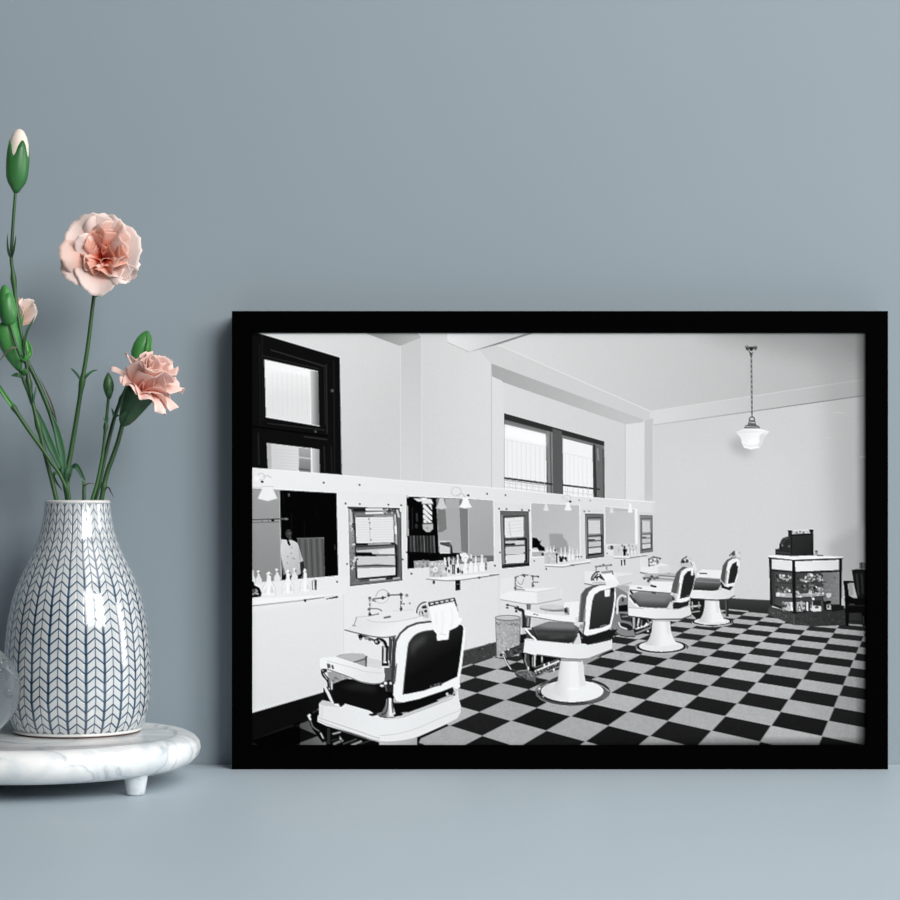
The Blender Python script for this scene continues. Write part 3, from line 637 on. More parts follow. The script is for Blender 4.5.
def draw_counter():
    """show-case counter, cash register and the chair beside it"""
    z = Z(760, 520, 110)
    P(z, [(68, 735), (80, 708), (300, 760), (620, 700), (720, 730), (720, 860), (440, 870), (270, 858), (68, 775)], (66, (100, 760), 48, (600, 800)))
    speckle(z, [(80, 740), (280, 790), (280, 850), (80, 775)], 60, 5, 50, 100, 31); speckle(z, [(290, 790), (700, 760), (700, 850), (290, 855)], 90, 5, 34, 80, 32); L(z, [(275, 765), (278, 858)], .8, 92)
    P(z, [(70, 300), (270, 325), (672, 305), (668, 715), (290, 768), (95, 700)], 26)
    P(z, [(95, 320), (262, 332), (262, 418), (95, 402)], 226); P(z, [(288, 338), (646, 326), (646, 408), (290, 422)], (236, (300, 370), 214, (640, 370)))
    P(z, [(66, 290), (300, 285), (680, 300), (678, 312), (270, 328), (66, 304)], 240); L(z, [(70, 308), (270, 330), (676, 314)], 1.1, 24)
    L(z, [(95, 402), (262, 418)], .6, 90)
    P(z, [(120, 420), (268, 432), (270, 748), (125, 690)], 70); P(z, [(292, 436), (500, 430), (520, 740), (292, 748)], 66); P(z, [(500, 432), (648, 424), (650, 690), (590, 690), (520, 660)], (112, (520, 500), 126, (640, 500)))
    P(z, [(86, 410), (120, 420), (124, 695), (95, 690)], 58); speckle(z, [(500, 435), (645, 425), (645, 680), (540, 660)], 40, 8, 100, 140, 33)
    for i, (a, b, c, d, n) in enumerate([((135, 445), (262, 455), (262, 505), (135, 495), 22), ((300, 450), (520, 440), (520, 505), (300, 510), 46), ((135, 545), (262, 555), (262, 595), (135, 590), 22), ((300, 535), (515, 530), (515, 590), (300, 600), 44), ((180, 665), (268, 670), (268, 740), (180, 720), 22), ((300, 665), (500, 660), (500, 735), (300, 740), 40)]):
        speckle(z, [a, b, c, d], n, 8, 10, 235, 40 + i, 1.4)
    P(z, [(130, 595), (262, 600), (264, 636), (132, 628)], 172); E(z, 150, 608, 18, 16, 220); E(z, 190, 612, 18, 14, 206); P(z, [(292, 605), (520, 592), (520, 625), (292, 640)], 158)
    L(z, [(130, 632), (262, 640), (530, 624)], 1.0, 40); L(z, [(130, 512), (262, 520), (540, 506)], 1.0, 52)
    speckle(z, [(295, 600), (515, 590), (515, 622), (295, 634)], 30, 7, 90, 235, 51)
    for x0, x1, g in [(180, 200, 150), (205, 250, 190), (250, 268, 230), (300, 345, 140), (380, 395, 225), (425, 500, 220)]: P(z, [(x0, 670), (x1, 672), (x1, 748), (x0, 738)], g)
    P(z, [(300, 672), (348, 670), (350, 748), (300, 748)], 176); P(z, [(324, 680), (345, 745), (304, 745)], 30); P(z, [(324, 700), (336, 742), (312, 742)], 235); L(z, [(316, 728), (332, 728)], .8, 40)
    speckle(z, [(185, 680), (245, 680), (245, 735), (185, 725)], 18, 8, 20, 220, 52)
    P(z, [(430, 700), (500, 700), (498, 745), (432, 750)], 222); P(z, [(430, 660), (500, 655), (500, 705), (430, 700)], 40); E(z, 436, 645, 10, 10, 240); E(z, 465, 715, 18, 10, 90)
    P(z, [(540, 660), (580, 660), (582, 742), (542, 745)], 20); P(z, [(545, 690), (580, 688), (580, 732), (547, 735)], 196); P(z, [(540, 600), (585, 598), (580, 628), (560, 640), (545, 628)], 196); E(z, 560, 710, 8, 12, 60)
    P(z, [(530, 690), (690, 700), (690, 735), (590, 750), (585, 700)], 24)
    P(z, [(262, 330), (288, 330), (290, 770), (268, 766)], 22); P(z, [(648, 318), (664, 318), (668, 712), (652, 700)], 20); P(z, [(74, 310), (90, 312), (104, 700), (82, 690)], 28)
    # register
    P(z, [(258, 118), (440, 112), (442, 290), (258, 296)], (46, (270, 130), 34, (430, 280)))
    P(z, [(125, 238), (155, 236), (158, 200), (172, 165), (200, 142), (236, 132), (262, 130), (262, 296), (125, 285)], 42)
    P(z, [(225, 84), (265, 84), (262, 132), (232, 132), (232, 105)], 34); P(z, [(402, 78), (440, 78), (436, 100), (440, 290), (425, 290), (422, 110), (406, 100)], 22)
    P(z, [(265, 84), (402, 80), (406, 112), (262, 122)], 200); L(z, [(262, 122), (420, 114)], 1.6, 16); dots(z, [(300, 102), (356, 102), (328, 96)], 8, 96); L(z, [(270, 86), (400, 82)], .6, 236)
    L(z, [(260, 130), (258, 292)], .9, 22); O(z, 205, 205, 38, 60, .9, 88, a0=3.3, a1=5.2); E(z, 182, 208, 7, 9, 120); E(z, 238, 216, 7, 9, 110); L(z, [(165, 215), (215, 150), (240, 150)], .7, 76); L(z, [(130, 262), (250, 275)], .8, 70); P(z, [(160, 200), (170, 180), (178, 235), (160, 240)], 26)
    L(z, [(438, 100), (442, 285)], .9, 226, a=.6)
    P(z, [(448, 248), (474, 246), (474, 288), (450, 290)], 150); E(z, 462, 258, 10, 8, 90); L(z, [(470, 290), (515, 290)], 1.2, 60)
    # chair
    P(z, [(680, 500), (690, 495), (775, 500), (775, 515), (715, 520), (730, 620), (770, 640), (870, 640), (870, 870), (840, 870), (830, 760), (730, 760), (725, 870), (700, 870), (695, 680), (690, 560)], 12)
    P(z, [(750, 410), (780, 402), (870, 405), (870, 650), (800, 650), (775, 560)], 20); P(z, [(780, 440), (800, 440), (815, 610), (800, 620)], 44); P(z, [(820, 440), (840, 440), (850, 600), (835, 610)], 40)
    P(z, [(715, 520), (755, 512), (765, 610), (735, 622)], 150); P(z, [(812, 350), (840, 345), (870, 355), (870, 400), (815, 402)], 86); L(z, [(830, 350), (832, 398)], 1.2, 50)
    P(z, [(690, 640), (870, 635), (870, 860), (710, 850)], 10, a=.8); L(z, [(735, 690), (770, 690)], 1.2, 60); L(z, [(845, 790), (848, 850)], 1.2, 50); L(z, [(720, 700), (860, 700)], 1.0, 34)

def pedestal(z, x, y0, y1, w0, w1, ring, gy, g=228):
    """flared white pedestal: x middle, y0 top, y1 floor, w0/w1 half widths, ring = (rx, ry) of its metal floor ring"""
    rx, ry = ring
    E(z, x, gy, rx, ry, 130); O(z, x, gy, rx, ry, 1.0, 40); E(z, x, gy - ry * .06, rx * .93, ry * .9, 26)
    O(z, x, gy, rx * .985, ry * .97, 1.2, 190, a0=.25, a1=2.8)
    E(z, x, gy - ry * .15, rx * .84, ry * .8, g)
    t = np.linspace(0, 1, 9)
    left = [(x - (w0 + (w1 - w0) * (.25 * k + .75 * k ** 4)), y0 + (y1 - y0) * k) for k in t]; right = [(2 * x - a, b) for a, b in left[::-1]]
    P(z, left + [(x, y1 + ry * .3)] + right, (206, (x - w0 * 1.3, y0), 238, (x + w0 * .1, y0)))
    P(z, [(x + w0 * .45, y0), (x + w0 * .95, y0), (x + w0 * 1.05, y0 + (y1 - y0) * .6), (x + w0 * .7, y0 + (y1 - y0) * .6)], 214, a=.6, blur=.8)
    P(z, [(x - w0, y0 - 1), (x + w0, y0 - 1), (x + w0, y0 + (y1 - y0) * .09), (x - w0, y0 + (y1 - y0) * .06)], 150, a=.6, blur=.4)

def draw_far_chairs():
    # fourth chair
    z = Z(680, 540, 100)
    P(z, [(90, 530), (220, 540), (230, 660), (160, 720), (100, 660)], 30); P(z, [(405, 540), (440, 540), (440, 690), (410, 690)], 46); L(z, [(412, 545), (415, 690)], 1.0, 90)
    for pts, w, g in [([(100, 600), (180, 590)], 1.6, 200), ([(110, 560), (112, 620)], 1.4, 170), ([(170, 560), (172, 610)], 1.3, 150), ([(105, 650), (175, 640)], 1.2, 160)]: L(z, pts, w, g)
    pedestal(z, 288, 535, 735, 62, 130, (190, 40), 738, 222); P(z, [(110, 735), (290, 780), (480, 740), (470, 750), (290, 770), (130, 750)], 40, a=.7)
    P(z, [(110, 440), (480, 430), (490, 440), (490, 500), (440, 530), (330, 540), (95, 525), (95, 520)], (232, (200, 450), 218, (460, 480))); L(z, [(95, 526), (330, 541), (440, 532), (490, 502)], 1.0, 46)
    P(z, [(140, 345), (180, 335), (360, 350), (372, 430), (340, 452), (290, 458), (110, 448)], (128, (250, 345), 40, (250, 450))); L(z, [(150, 372), (360, 385)], 1.2, 150, a=.6)
    P(z, [(150, 300), (200, 265), (380, 272), (372, 350), (250, 342), (150, 332)], 234); L(z, [(180, 300), (240, 303)], 1.3, 70); L(z, [(240, 342), (370, 352)], .8, 150)
    P(z, [(370, 370), (372, 430), (450, 455), (480, 420), (400, 415)], 30); P(z, [(340, 455), (370, 400), (376, 452)], 206); E(z, 378, 372, 16, 16, 200); E(z, 372, 390, 10, 14, 60)
    P(z, [(365, 340), (385, 230), (420, 180), (470, 155), (510, 160), (430, 200), (405, 400), (370, 360)], 80)
    P(z, [(400, 415), (420, 250), (440, 190), (480, 165), (530, 168), (540, 210), (520, 330), (488, 410), (430, 424)], 236, sm=False); P(z, [(430, 395), (450, 260), (470, 215), (505, 195), (525, 198), (520, 290), (490, 385)], 36); P(z, [(512, 195), (528, 195), (522, 235), (512, 232)], 230)
    L(z, [(424, 280), (410, 400)], 1.0, 150)
    P(z, [(445, 130), (480, 100), (545, 110), (550, 160), (540, 180), (500, 160), (450, 150)], 176); E(z, 480, 122, 16, 20, 74); E(z, 510, 110, 14, 8, 226); L(z, [(445, 140), (490, 100)], 1.1, 80); P(z, [(495, 110), (545, 125), (548, 165), (510, 155)], 214)
    # third chair
    z = Z(610, 560, 100)
    P(z, [(50, 240), (160, 300), (165, 500), (240, 520), (230, 690), (60, 660), (10, 600), (40, 430)], 126)
    P(z, [(75, 410), (160, 400), (162, 465), (75, 465)], 16); L(z, [(65, 480), (68, 370), (100, 320), (140, 330)], 2.0, 222, sm=True); E(z, 115, 358, 10, 20, 50); E(z, 45, 440, 12, 20, 20); P(z, [(85, 480), (170, 490), (200, 560), (100, 540)], 46)
    L(z, [(110, 510), (180, 505)], 1.0, 150)
    E(z, 120, 630, 112, 52, 132, rot=.2); E(z, 140, 600, 70, 30, 34, rot=.3); L(z, [(80, 565), (95, 600), (150, 622)], 1.7, 214, sm=True); L(z, [(20, 620), (100, 680), (220, 690)], 1.2, 66, sm=True)
    P(z, [(185, 515), (375, 525), (380, 640), (230, 680), (200, 600)], 26)
    for pts, w, g in [([(215, 515), (215, 610)], 2.2, 170), ([(260, 530), (250, 590)], 1.6, 210), ([(235, 620), (330, 590), (370, 560)], 1.6, 200), ([(235, 660), (360, 610)], 1.5, 150), ([(330, 570), (310, 600)], 1.5, 230), ([(285, 545), (283, 590)], 1.2, 120), ([(340, 540), (370, 600)], 1.2, 120)]: L(z, pts, w, g)
    for x, y in [(255, 610), (330, 580), (340, 640), (285, 600)]: E(z, x, y, 9, 9, 236)
    P(z, [(370, 530), (540, 540), (550, 600), (380, 620)], 130, a=.6)
    pedestal(z, 462, 535, 760, 76, 150, (238, 62), 785, 228)
    P(z, [(165, 425), (540, 440), (640, 440), (716, 400), (732, 480), (725, 500), (640, 530), (400, 532), (165, 502)], (236, (300, 460), 222, (700, 470))); L(z, [(165, 504), (400, 534), (640, 532), (728, 500)], 1.1, 60); L(z, [(165, 428), (300, 436)], .8, 176); L(z, [(560, 450), (718, 415)], .7, 200)
    P(z, [(180, 310), (260, 280), (550, 298), (575, 350), (520, 430), (400, 432), (270, 422), (215, 370)], (142, (350, 290), 66, (350, 425)), sm=False); P(z, [(250, 330), (520, 340), (500, 380), (260, 370)], 150, a=.5, blur=2); L(z, [(215, 350), (270, 420)], 1.0, 50)
    L(z, [(175, 350), (245, 420)], 1.8, 236); L(z, [(180, 320), (225, 385)], 1.6, 50); L(z, [(185, 280), (200, 300)], 2.0, 40)
    P(z, [(182, 228), (205, 224), (370, 236), (365, 190), (565, 198), (555, 298), (400, 285), (182, 268)], 236); L(z, [(250, 250), (282, 254)], 1.3, 80); L(z, [(372, 232), (410, 240)], 2.0, 36); L(z, [(380, 292), (405, 298)], 1.5, 40); L(z, [(182, 270), (400, 288), (550, 300)], 1.0, 90)
    P(z, [(548, 300), (562, 220), (600, 110), (650, 62), (720, 52), (640, 100), (600, 300), (580, 300)], 88)
    P(z, [(570, 380), (640, 380), (715, 360), (705, 410), (620, 440), (565, 440)], 34); P(z, [(510, 435), (548, 370), (565, 435)], 214); E(z, 560, 305, 16, 12, 220); E(z, 572, 345, 14, 22, 60); L(z, [(572, 310), (585, 340)], 1.8, 180)
    P(z, [(600, 375), (615, 250), (630, 140), (665, 85), (735, 66), (765, 85), (768, 140), (750, 250), (720, 345), (690, 372), (630, 384)], 238); L(z, [(622, 210), (608, 300)], 1.4, 140)
    P(z, [(628, 350), (648, 220), (665, 140), (700, 100), (758, 92), (765, 150), (745, 250), (715, 330)], 36, sm=False); P(z, [(730, 88), (755, 86), (748, 140), (728, 138)], 232); L(z, [(690, 328), (710, 318)], 1.0, 110)
    P(z, [(640, 22), (660, 0), (720, -20), (770, 50), (775, 100), (740, 70), (660, 60), (620, 60)], 196); P(z, [(700, -10), (760, 20), (785, 95), (765, 90), (735, 60)], 226); E(z, 660, 15, 18, 14, 40); E(z, 690, 10, 18, 16, 60); E(z, 676, 4, 8, 8, 220); L(z, [(640, 25), (650, -5), (690, -30)], 1.2, 60); L(z, [(725, 20), (740, 50)], 1.0, 110)

def draw_bin():
    z = Z(490, 600, 100)
    P(z, [(48, 160), (60, 150), (270, 150), (275, 170), (270, 420), (250, 500), (110, 520), (62, 520)], (176, (60, 300), 158, (265, 300)))
    E(z, 160, 160, 113, 22, 196); O(z, 160, 160, 113, 22, .9, 120); O(z, 160, 165, 110, 24, .8, 140, a0=.1, a1=3.0)
    speckle(z, [(60, 190), (268, 190), (262, 500), (68, 500)], 260, 6, 138, 206, 61); speckle(z, [(62, 205), (266, 205), (266, 225), (62, 225)], 30, 6, 110, 150, 62); L(z, [(50, 165), (62, 515)], .8, 120); L(z, [(272, 170), (266, 420)], .8, 110)

def draw_second_chair():
    z = Z(490, 600, 100)
    P(z, [(280, 470), (640, 520), (640, 620), (540, 650), (400, 660), (330, 610), (300, 560)], 14)
    P(z, [(310, 480), (350, 485), (360, 600), (330, 600)], 60); L(z, [(320, 490), (315, 540), (335, 600)], 1.5, 130); P(z, [(382, 495), (412, 498), (408, 600), (380, 600)], 196); L(z, [(392, 500), (390, 600)], 1.2, 90); L(z, [(404, 500), (402, 595)], .9, 244); L(z, [(468, 510), (468, 560)], 1.8, 120); L(z, [(468, 515), (467, 545)], .8, 230)
    # footrest
    P(z, [(130, 470), (290, 400), (300, 400), (300, 470), (150, 520)], 62); speckle(z, [(140, 475), (290, 410), (290, 465), (150, 512)], 40, 7, 30, 110, 63); L(z, [(120, 475), (170, 445), (280, 405)], 1.2, 40); dots(z, [(120, 475), (165, 445)], 10, 220); L(z, [(120, 490), (150, 560), (190, 620), (235, 640)], 2.2, 60, sm=True); L(z, [(118, 490), (148, 562), (188, 622)], .9, 230, sm=True); E(z, 100, 495, 14, 14, 40)
    P(z, [(225, 660), (250, 640), (330, 625), (390, 650), (410, 680), (400, 740), (330, 720), (240, 690)], 92); speckle(z, [(240, 650), (380, 650), (395, 720), (245, 685)], 40, 8, 60, 130, 64); L(z, [(228, 665), (330, 722), (402, 740)], 1.2, 36); L(z, [(250, 640), (340, 630), (380, 690)], .9, 150)
    P(z, [(390, 640), (620, 530), (625, 600), (410, 700)], 40); L(z, [(400, 610), (610, 535)], 1.2, 90); L(z, [(410, 640), (620, 550)], 1.8, 226); L(z, [(415, 690), (620, 600)], 1.1, 140)
    for x, y in [(490, 590), (530, 575), (575, 628), (345, 615)]: E(z, x, y, 9, 16, 230)
    speckle(z, [(400, 650), (600, 565), (600, 600), (410, 690)], 36, 6, 40, 190, 65)
    L(z, [(400, 660), (405, 738)], 1.5, 100)
    z = Z(530, 620, 100)
    E(z, 385, 645, 332, 122, 60); E(z, 385, 640, 320, 110, 26); O(z, 385, 648, 330, 122, 1.5, 206, a0=.5, a1=3.6); O(z, 385, 645, 334, 124, .9, 60); P(z, [(640, 610), (718, 640), (700, 690), (560, 740), (470, 745), (640, 680)], 112, a=.8); L(z, [(560, 560), (650, 595), (712, 640)], 1.0, 170)
    O(z, 385, 640, 305, 103, 1.0, 150, a0=3.0, a1=3.9); E(z, 85, 620, 10, 10, 230); E(z, 120, 690, 10, 8, 150)
    E(z, 380, 640, 282, 100, (238, (350, 600), 214, (150, 640)))
    P(z, [(275, 362), (480, 372), (486, 480), (500, 560), (540, 610), (610, 640), (380, 730), (150, 640), (225, 600), (252, 540), (262, 460)], (216, (250, 500), 240, (370, 500)), sm=False)
    P(z, [(430, 372), (480, 372), (488, 500), (510, 590), (450, 600), (440, 500)], 220, a=.7, blur=.7); P(z, [(262, 380), (290, 380), (275, 560), (230, 610), (210, 600), (250, 540)], 206, a=.6, blur=.8); E(z, 385, 620, 50, 12, 250, a=.6, blur=.5)
    P(z, [(290, 345), (460, 350), (460, 372), (280, 366)], 168); L(z, [(280, 364), (460, 372)], .7, 110)
    P(z, [(-30, 180), (0, 180), (320, 210), (460, 215), (530, 215), (700, 130), (738, 150), (738, 262), (620, 320), (520, 345), (450, 352), (330, 345), (0, 300), (-25, 296), (-10, 240)], (238, (200, 260), 226, (700, 210)))
    L(z, [(0, 302), (330, 348), (450, 354), (530, 346), (738, 264)], 1.0, 110); P(z, [(520, 350), (630, 325), (740, 268), (760, 285), (610, 335)], 14); P(z, [(470, 352), (620, 325), (620, 340), (500, 400), (480, 400)], 150)
    P(z, [(500, 215), (700, 128), (715, 140), (520, 228)], 206); L(z, [(520, 228), (718, 142)], .7, 246)
    z = Z(490, 600, 100)
    P(z, [(302, 470), (312, 355), (330, 345), (420, 355), (420, 500)], 236); L(z, [(312, 355), (420, 366), (620, 385)], .7, 205)
    P(z, [(370, 250), (530, 192), (760, 210), (800, 260), (760, 360), (720, 392), (640, 380), (440, 360), (400, 330)], (118, (560, 200), 32, (560, 380)), sm=False); P(z, [(420, 235), (540, 200), (760, 215), (770, 260), (540, 255)], 134, a=.8, blur=1.2); P(z, [(400, 270), (780, 280), (760, 300), (420, 290)], 44, a=.7, blur=1); L(z, [(380, 250), (420, 345)], 1.0, 20); P(z, [(520, 330), (660, 320), (700, 340), (540, 350)], 90, a=.5, blur=1)
    L(z, [(325, 265), (410, 360)], 2.4, 240); L(z, [(318, 280), (390, 355)], .8, 60); P(z, [(340, 270), (375, 265), (400, 330), (380, 320)], 50)
    P(z, [(310, 100), (330, 92), (430, 120), (760, 150), (775, 195), (740, 200), (620, 190), (420, 155), (315, 140)], 240, sm=False); L(z, [(320, 142), (420, 158), (620, 193), (745, 204)], 1.0, 110); E(z, 400, 128, 11, 8, 110); E(z, 424, 134, 9, 7, 120)
    E(z, 570, 80, 125, 26, 150, a=.8, rot=.05); E(z, 560, 62, 115, 22, 205, rot=.03); L(z, [(460, 85), (580, 95), (680, 85)], 1.0, 150)
    P(z, [(668, 20), (800, 12), (800, 150), (770, 160), (700, 140), (665, 130)], 238); P(z, [(660, 70), (712, 68), (715, 135), (670, 130)], 166); E(z, 685, 92, 16, 24, 40); L(z, [(690, 66), (705, 130)], 1.0, 110); L(z, [(540, 95), (660, 100)], 1.0, 120)
    P(z, [(830, 330), (900, 318), (1100, 270), (1150, 260), (1090, 360), (960, 390), (880, 405), (830, 380)], 26); P(z, [(700, 392), (755, 378), (785, 310), (800, 290), (812, 330), (822, 395), (760, 400)], 214); L(z, [(745, 390), (785, 320)], 1.1, 80); P(z, [(870, 400), (1080, 340), (1090, 355), (880, 405)], 40)
    z = Z(540, 560, 100)
    P(z, [(345, 560), (355, 420), (375, 300), (410, 255), (460, 235), (560, 215), (470, 260), (420, 330), (395, 560)], 84); L(z, [(372, 310), (352, 550)], 1.3, 120)
    P(z, [(395, 670), (405, 480), (418, 360), (438, 290), (480, 252), (560, 232), (640, 235), (680, 250), (685, 330), (668, 480), (640, 600), (600, 632), (510, 660), (420, 680)], 242)
    P(z, [(440, 630), (455, 480), (470, 370), (490, 310), (540, 278), (600, 262), (672, 250), (668, 360), (650, 480), (628, 580), (560, 610)], (58, (480, 320), 38, (560, 600))); P(z, [(630, 250), (672, 246), (672, 275), (632, 300)], 30)
    P(z, [(580, 268), (632, 262), (628, 325), (585, 333)], 238); L(z, [(545, 598), (595, 585)], 1.3, 120); L(z, [(440, 632), (560, 612), (628, 582)], .7, 250)
    L(z, [(405, 450), (395, 560)], 1.8, 130); L(z, [(400, 560), (385, 650)], 2.6, 150); L(z, [(404, 560), (390, 650)], .9, 60)
    P(z, [(550, 120), (600, 110), (650, 95), (660, 130), (710, 205), (690, 240), (600, 235), (585, 190)], 242, sm=False); P(z, [(545, 105), (650, 92), (652, 115), (560, 125)], 146); L(z, [(650, 98), (656, 130)], 1.0, 90); P(z, [(600, 180), (700, 200), (690, 240), (590, 240)], 236)
    for pts, w, g in [([(465, 180), (470, 150), (500, 115), (530, 105)], 1.6, 40), ([(480, 182), (490, 155), (520, 125)], 1.3, 30), ([(500, 160), (530, 150), (560, 170)], 1.5, 40), ([(510, 180), (520, 160)], 1.3, 30), ([(540, 130), (575, 180)], 1.4, 50)]: L(z, pts, w, g, sm=len(pts) > 2)
    E(z, 545, 150, 12, 18, 60); P(z, [(470, 185), (560, 185), (560, 200), (490, 205)], 214); L(z, [(470, 208), (590, 205)], .8, 170)
    E(z, 335, 578, 28, 12, 222); L(z, [(345, 590), (375, 620)], 2.0, 214); E(z, 372, 600, 16, 22, 150); P(z, [(340, 620), (365, 640), (375, 690), (350, 660)], 24)

def draw_first_chair():
    z = Z(305, 640, 105)
    # things below the seat
    P(z, [(180, 730), (640, 880), (640, 910), (180, 910)], 10); P(z, [(30, 620), (130, 590), (180, 740), (190, 870), (150, 880), (60, 760)], 8)
    L(z, [(40, 640), (60, 730), (130, 790), (170, 860)], 3.0, 22, sm=True); L(z, [(30, 650), (45, 680)], 2.2, 216); E(z, 40, 645, 10, 12, 236); L(z, [(135, 800), (155, 840)], 1.4, 190); L(z, [(48, 690), (70, 745), (120, 780)], .8, 130, sm=True)
    P(z, [(190, 750), (215, 755), (215, 890), (190, 890)], 40)
    for pts, w, g in [([(250, 890), (320, 862)], 2.2, 130), ([(240, 805), (300, 790)], 1.6, 160), ([(400, 900), (480, 870)], 2.0, 150), ([(330, 890), (440, 850)], 1.4, 70), ([(300, 830), (310, 870)], 1.8, 90), ([(230, 860), (280, 850)], 1.2, 40), ([(70, 620), (115, 600)], 2.0, 40), ([(480, 890), (560, 860)], 1.2, 50)]: L(z, pts, w, g)
    E(z, 305, 845, 9, 8, 200); E(z, 115, 595, 8, 8, 130)
    P(z, [(635, 870), (905, 860), (905, 905), (635, 905)], (176, (640, 880), 206, (760, 880)))
    P(G, [(380, 738), (417, 734), (417, 746), (380, 746)], (200, (385, 742), 170, (416, 742)))
    # seat cushion
    P(z, [(235, 370), (360, 330), (640, 370), (760, 400), (760, 600), (600, 620), (520, 600), (330, 550), (240, 520)], 14)
    P(z, [(300, 395), (460, 360), (620, 400), (600, 450), (400, 430)], 34, a=.9, blur=2.2)
    P(z, [(190, 275), (240, 270), (380, 320), (300, 350), (240, 375), (205, 330)], 158); speckle(z, [(230, 290), (360, 315), (300, 345), (240, 360)], 12, 10, 90, 180, 71)
    # far arm pad
    P(z, [(262, 142), (300, 125), (400, 112), (500, 118), (530, 140), (528, 235), (420, 190)], 160, sm=False); P(z, [(262, 142), (400, 112), (505, 120), (528, 140), (430, 185)], 184); P(z, [(515, 140), (535, 135), (530, 240), (515, 230)], 92); L(z, [(420, 190), (510, 165), (528, 150)], 1.1, 70); P(z, [(535, 150), (660, 180), (655, 250), (535, 225)], 214)
    # near arm
    P(z, [(125, 160), (150, 150), (265, 142), (420, 195), (560, 240), (665, 262), (684, 285), (682, 350), (650, 368), (580, 372), (480, 355), (340, 300), (190, 248), (130, 240)], (240, (300, 180), 228, (500, 350)))
    L(z, [(190, 180), (400, 235), (520, 270), (660, 285)], .8, 210, sm=True); L(z, [(190, 250), (340, 302), (480, 358), (580, 375), (650, 370)], 1.1, 130, sm=True)
    L(z, [(196, 208), (200, 235)], 1.8, 50); L(z, [(212, 210), (214, 235)], 1.4, 80); L(z, [(235, 222), (240, 242)], 2.0, 70)
    # arm post, lever, bracket
    L(z, [(150, 265), (160, 300), (200, 350), (210, 420)], 3.6, 24, sm=True); E(z, 165, 262, 26, 18, 36); L(z, [(160, 290), (190, 335)], 1.0, 180); E(z, 152, 262, 8, 9, 150); L(z, [(205, 340), (218, 400)], 1.3, 120); P(z, [(155, 420), (190, 400), (240, 520), (200, 530), (165, 500)], 12)
    L(z, [(170, 405), (200, 460), (235, 540)], 2.8, 226); L(z, [(160, 415), (190, 480), (222, 540)], .9, 40); E(z, 208, 418, 8, 10, 170); P(z, [(225, 550), (290, 545), (305, 570), (260, 572)], 236); P(z, [(285, 548), (330, 540), (340, 560), (300, 566)], 24)
    # white seat base
    P(z, [(120, 545), (150, 515), (220, 530), (250, 560), (310, 575), (345, 548), (560, 610), (600, 640), (700, 668), (905, 640), (905, 850), (760, 866), (640, 870), (560, 850), (400, 795), (180, 735), (105, 700), (110, 650), (122, 640)], (228, (200, 600), 236, (700, 760)))
    P(z, [(120, 545), (150, 515), (220, 530), (255, 562), (310, 575), (160, 565)], 204)
    L(z, [(112, 665), (250, 712), (460, 782), (600, 832), (720, 848), (905, 838)], .9, 196, sm=True); L(z, [(112, 690), (250, 742), (460, 812), (620, 860), (740, 862), (905, 846)], .9, 178, sm=True, a=.7)
    P(z, [(105, 700), (180, 735), (400, 795), (560, 850), (640, 870), (560, 862), (300, 780)], 150, a=.5); L(z, [(345, 550), (560, 612)], .8, 246)
    P(z, [(130, 560), (160, 565), (150, 700), (115, 690)], 214, a=.5, blur=.8)
    # chrome bracket
    P(z, [(700, 505), (735, 495), (750, 520), (760, 620), (850, 640), (830, 658), (740, 670), (640, 660), (620, 640), (660, 620), (690, 560)], (110, (690, 600), 224, (725, 600))); L(z, [(712, 510), (700, 610), (660, 640)], 1.6, 60, sm=True); L(z, [(728, 505), (735, 640)], 1.8, 246); L(z, [(745, 520), (752, 620)], 1.3, 90)
    P(z, [(548, 635), (600, 628), (625, 640), (590, 652), (552, 650)], 12); P(z, [(760, 640), (800, 622), (845, 630), (820, 650), (765, 655)], 16); L(z, [(640, 655), (700, 668), (780, 662)], 1.0, 60)
    # pivot
    P(z, [(640, 380), (720, 340), (760, 355), (760, 480), (710, 440), (680, 400)], 34); E(z, 660, 392, 18, 10, 222); E(z, 690, 370, 14, 14, 236); E(z, 735, 370, 12, 12, 210); L(z, [(690, 390), (700, 440)], 1.3, 90); P(z, [(690, 440), (755, 450), (765, 500), (735, 490)], 8)
    L(z, [(785, 205), (765, 250), (755, 350)], 2.6, 150); L(z, [(790, 210), (778, 350)], 1.0, 60); L(z, [(770, 230), (758, 320)], .9, 230)
    # back
    z = Z(380, 595, 100)
    P(z, [(102, 690), (115, 600), (125, 480), (140, 400), (175, 340), (240, 280), (330, 245), (460, 230), (465, 246), (340, 265), (240, 310), (170, 390), (150, 500), (145, 620), (130, 780), (100, 790)], 58)
    P(z, [(118, 900), (125, 780), (140, 640), (140, 520), (152, 420), (190, 350), (260, 292), (340, 262), (470, 246), (560, 235), (690, 255), (740, 268), (765, 300), (765, 360), (750, 520), (735, 660), (716, 745), (720, 830), (690, 850), (660, 830), (560, 880), (470, 910), (350, 955), (220, 968), (150, 955)], 242)
    P(z, [(208, 895), (222, 740), (238, 600), (255, 460), (275, 410), (320, 360), (390, 330), (480, 318), (510, 350), (515, 410), (615, 400), (625, 320), (690, 290), (715, 265), (745, 275), (752, 300), (740, 420), (720, 580), (695, 735), (560, 800), (400, 860), (250, 890)], (44, (300, 380), 14, (450, 640)))
    P(z, [(270, 450), (330, 390), (420, 360), (400, 430), (330, 470), (285, 560)], 76, a=.75, blur=2.4)
    L(z, [(208, 895), (222, 740), (238, 600), (255, 460), (275, 410), (320, 360), (390, 330), (480, 318)], 1.1, 66, sm=True)
    P(z, [(740, 270), (768, 300), (765, 400), (745, 560), (720, 740), (700, 740), (722, 560), (742, 400), (755, 310)], 246)
    P(z, [(450, 815), (560, 785), (555, 810), (455, 838)], 72); speckle(z, [(458, 818), (552, 790), (548, 806), (460, 832)], 22, 8, 30, 110, 73)
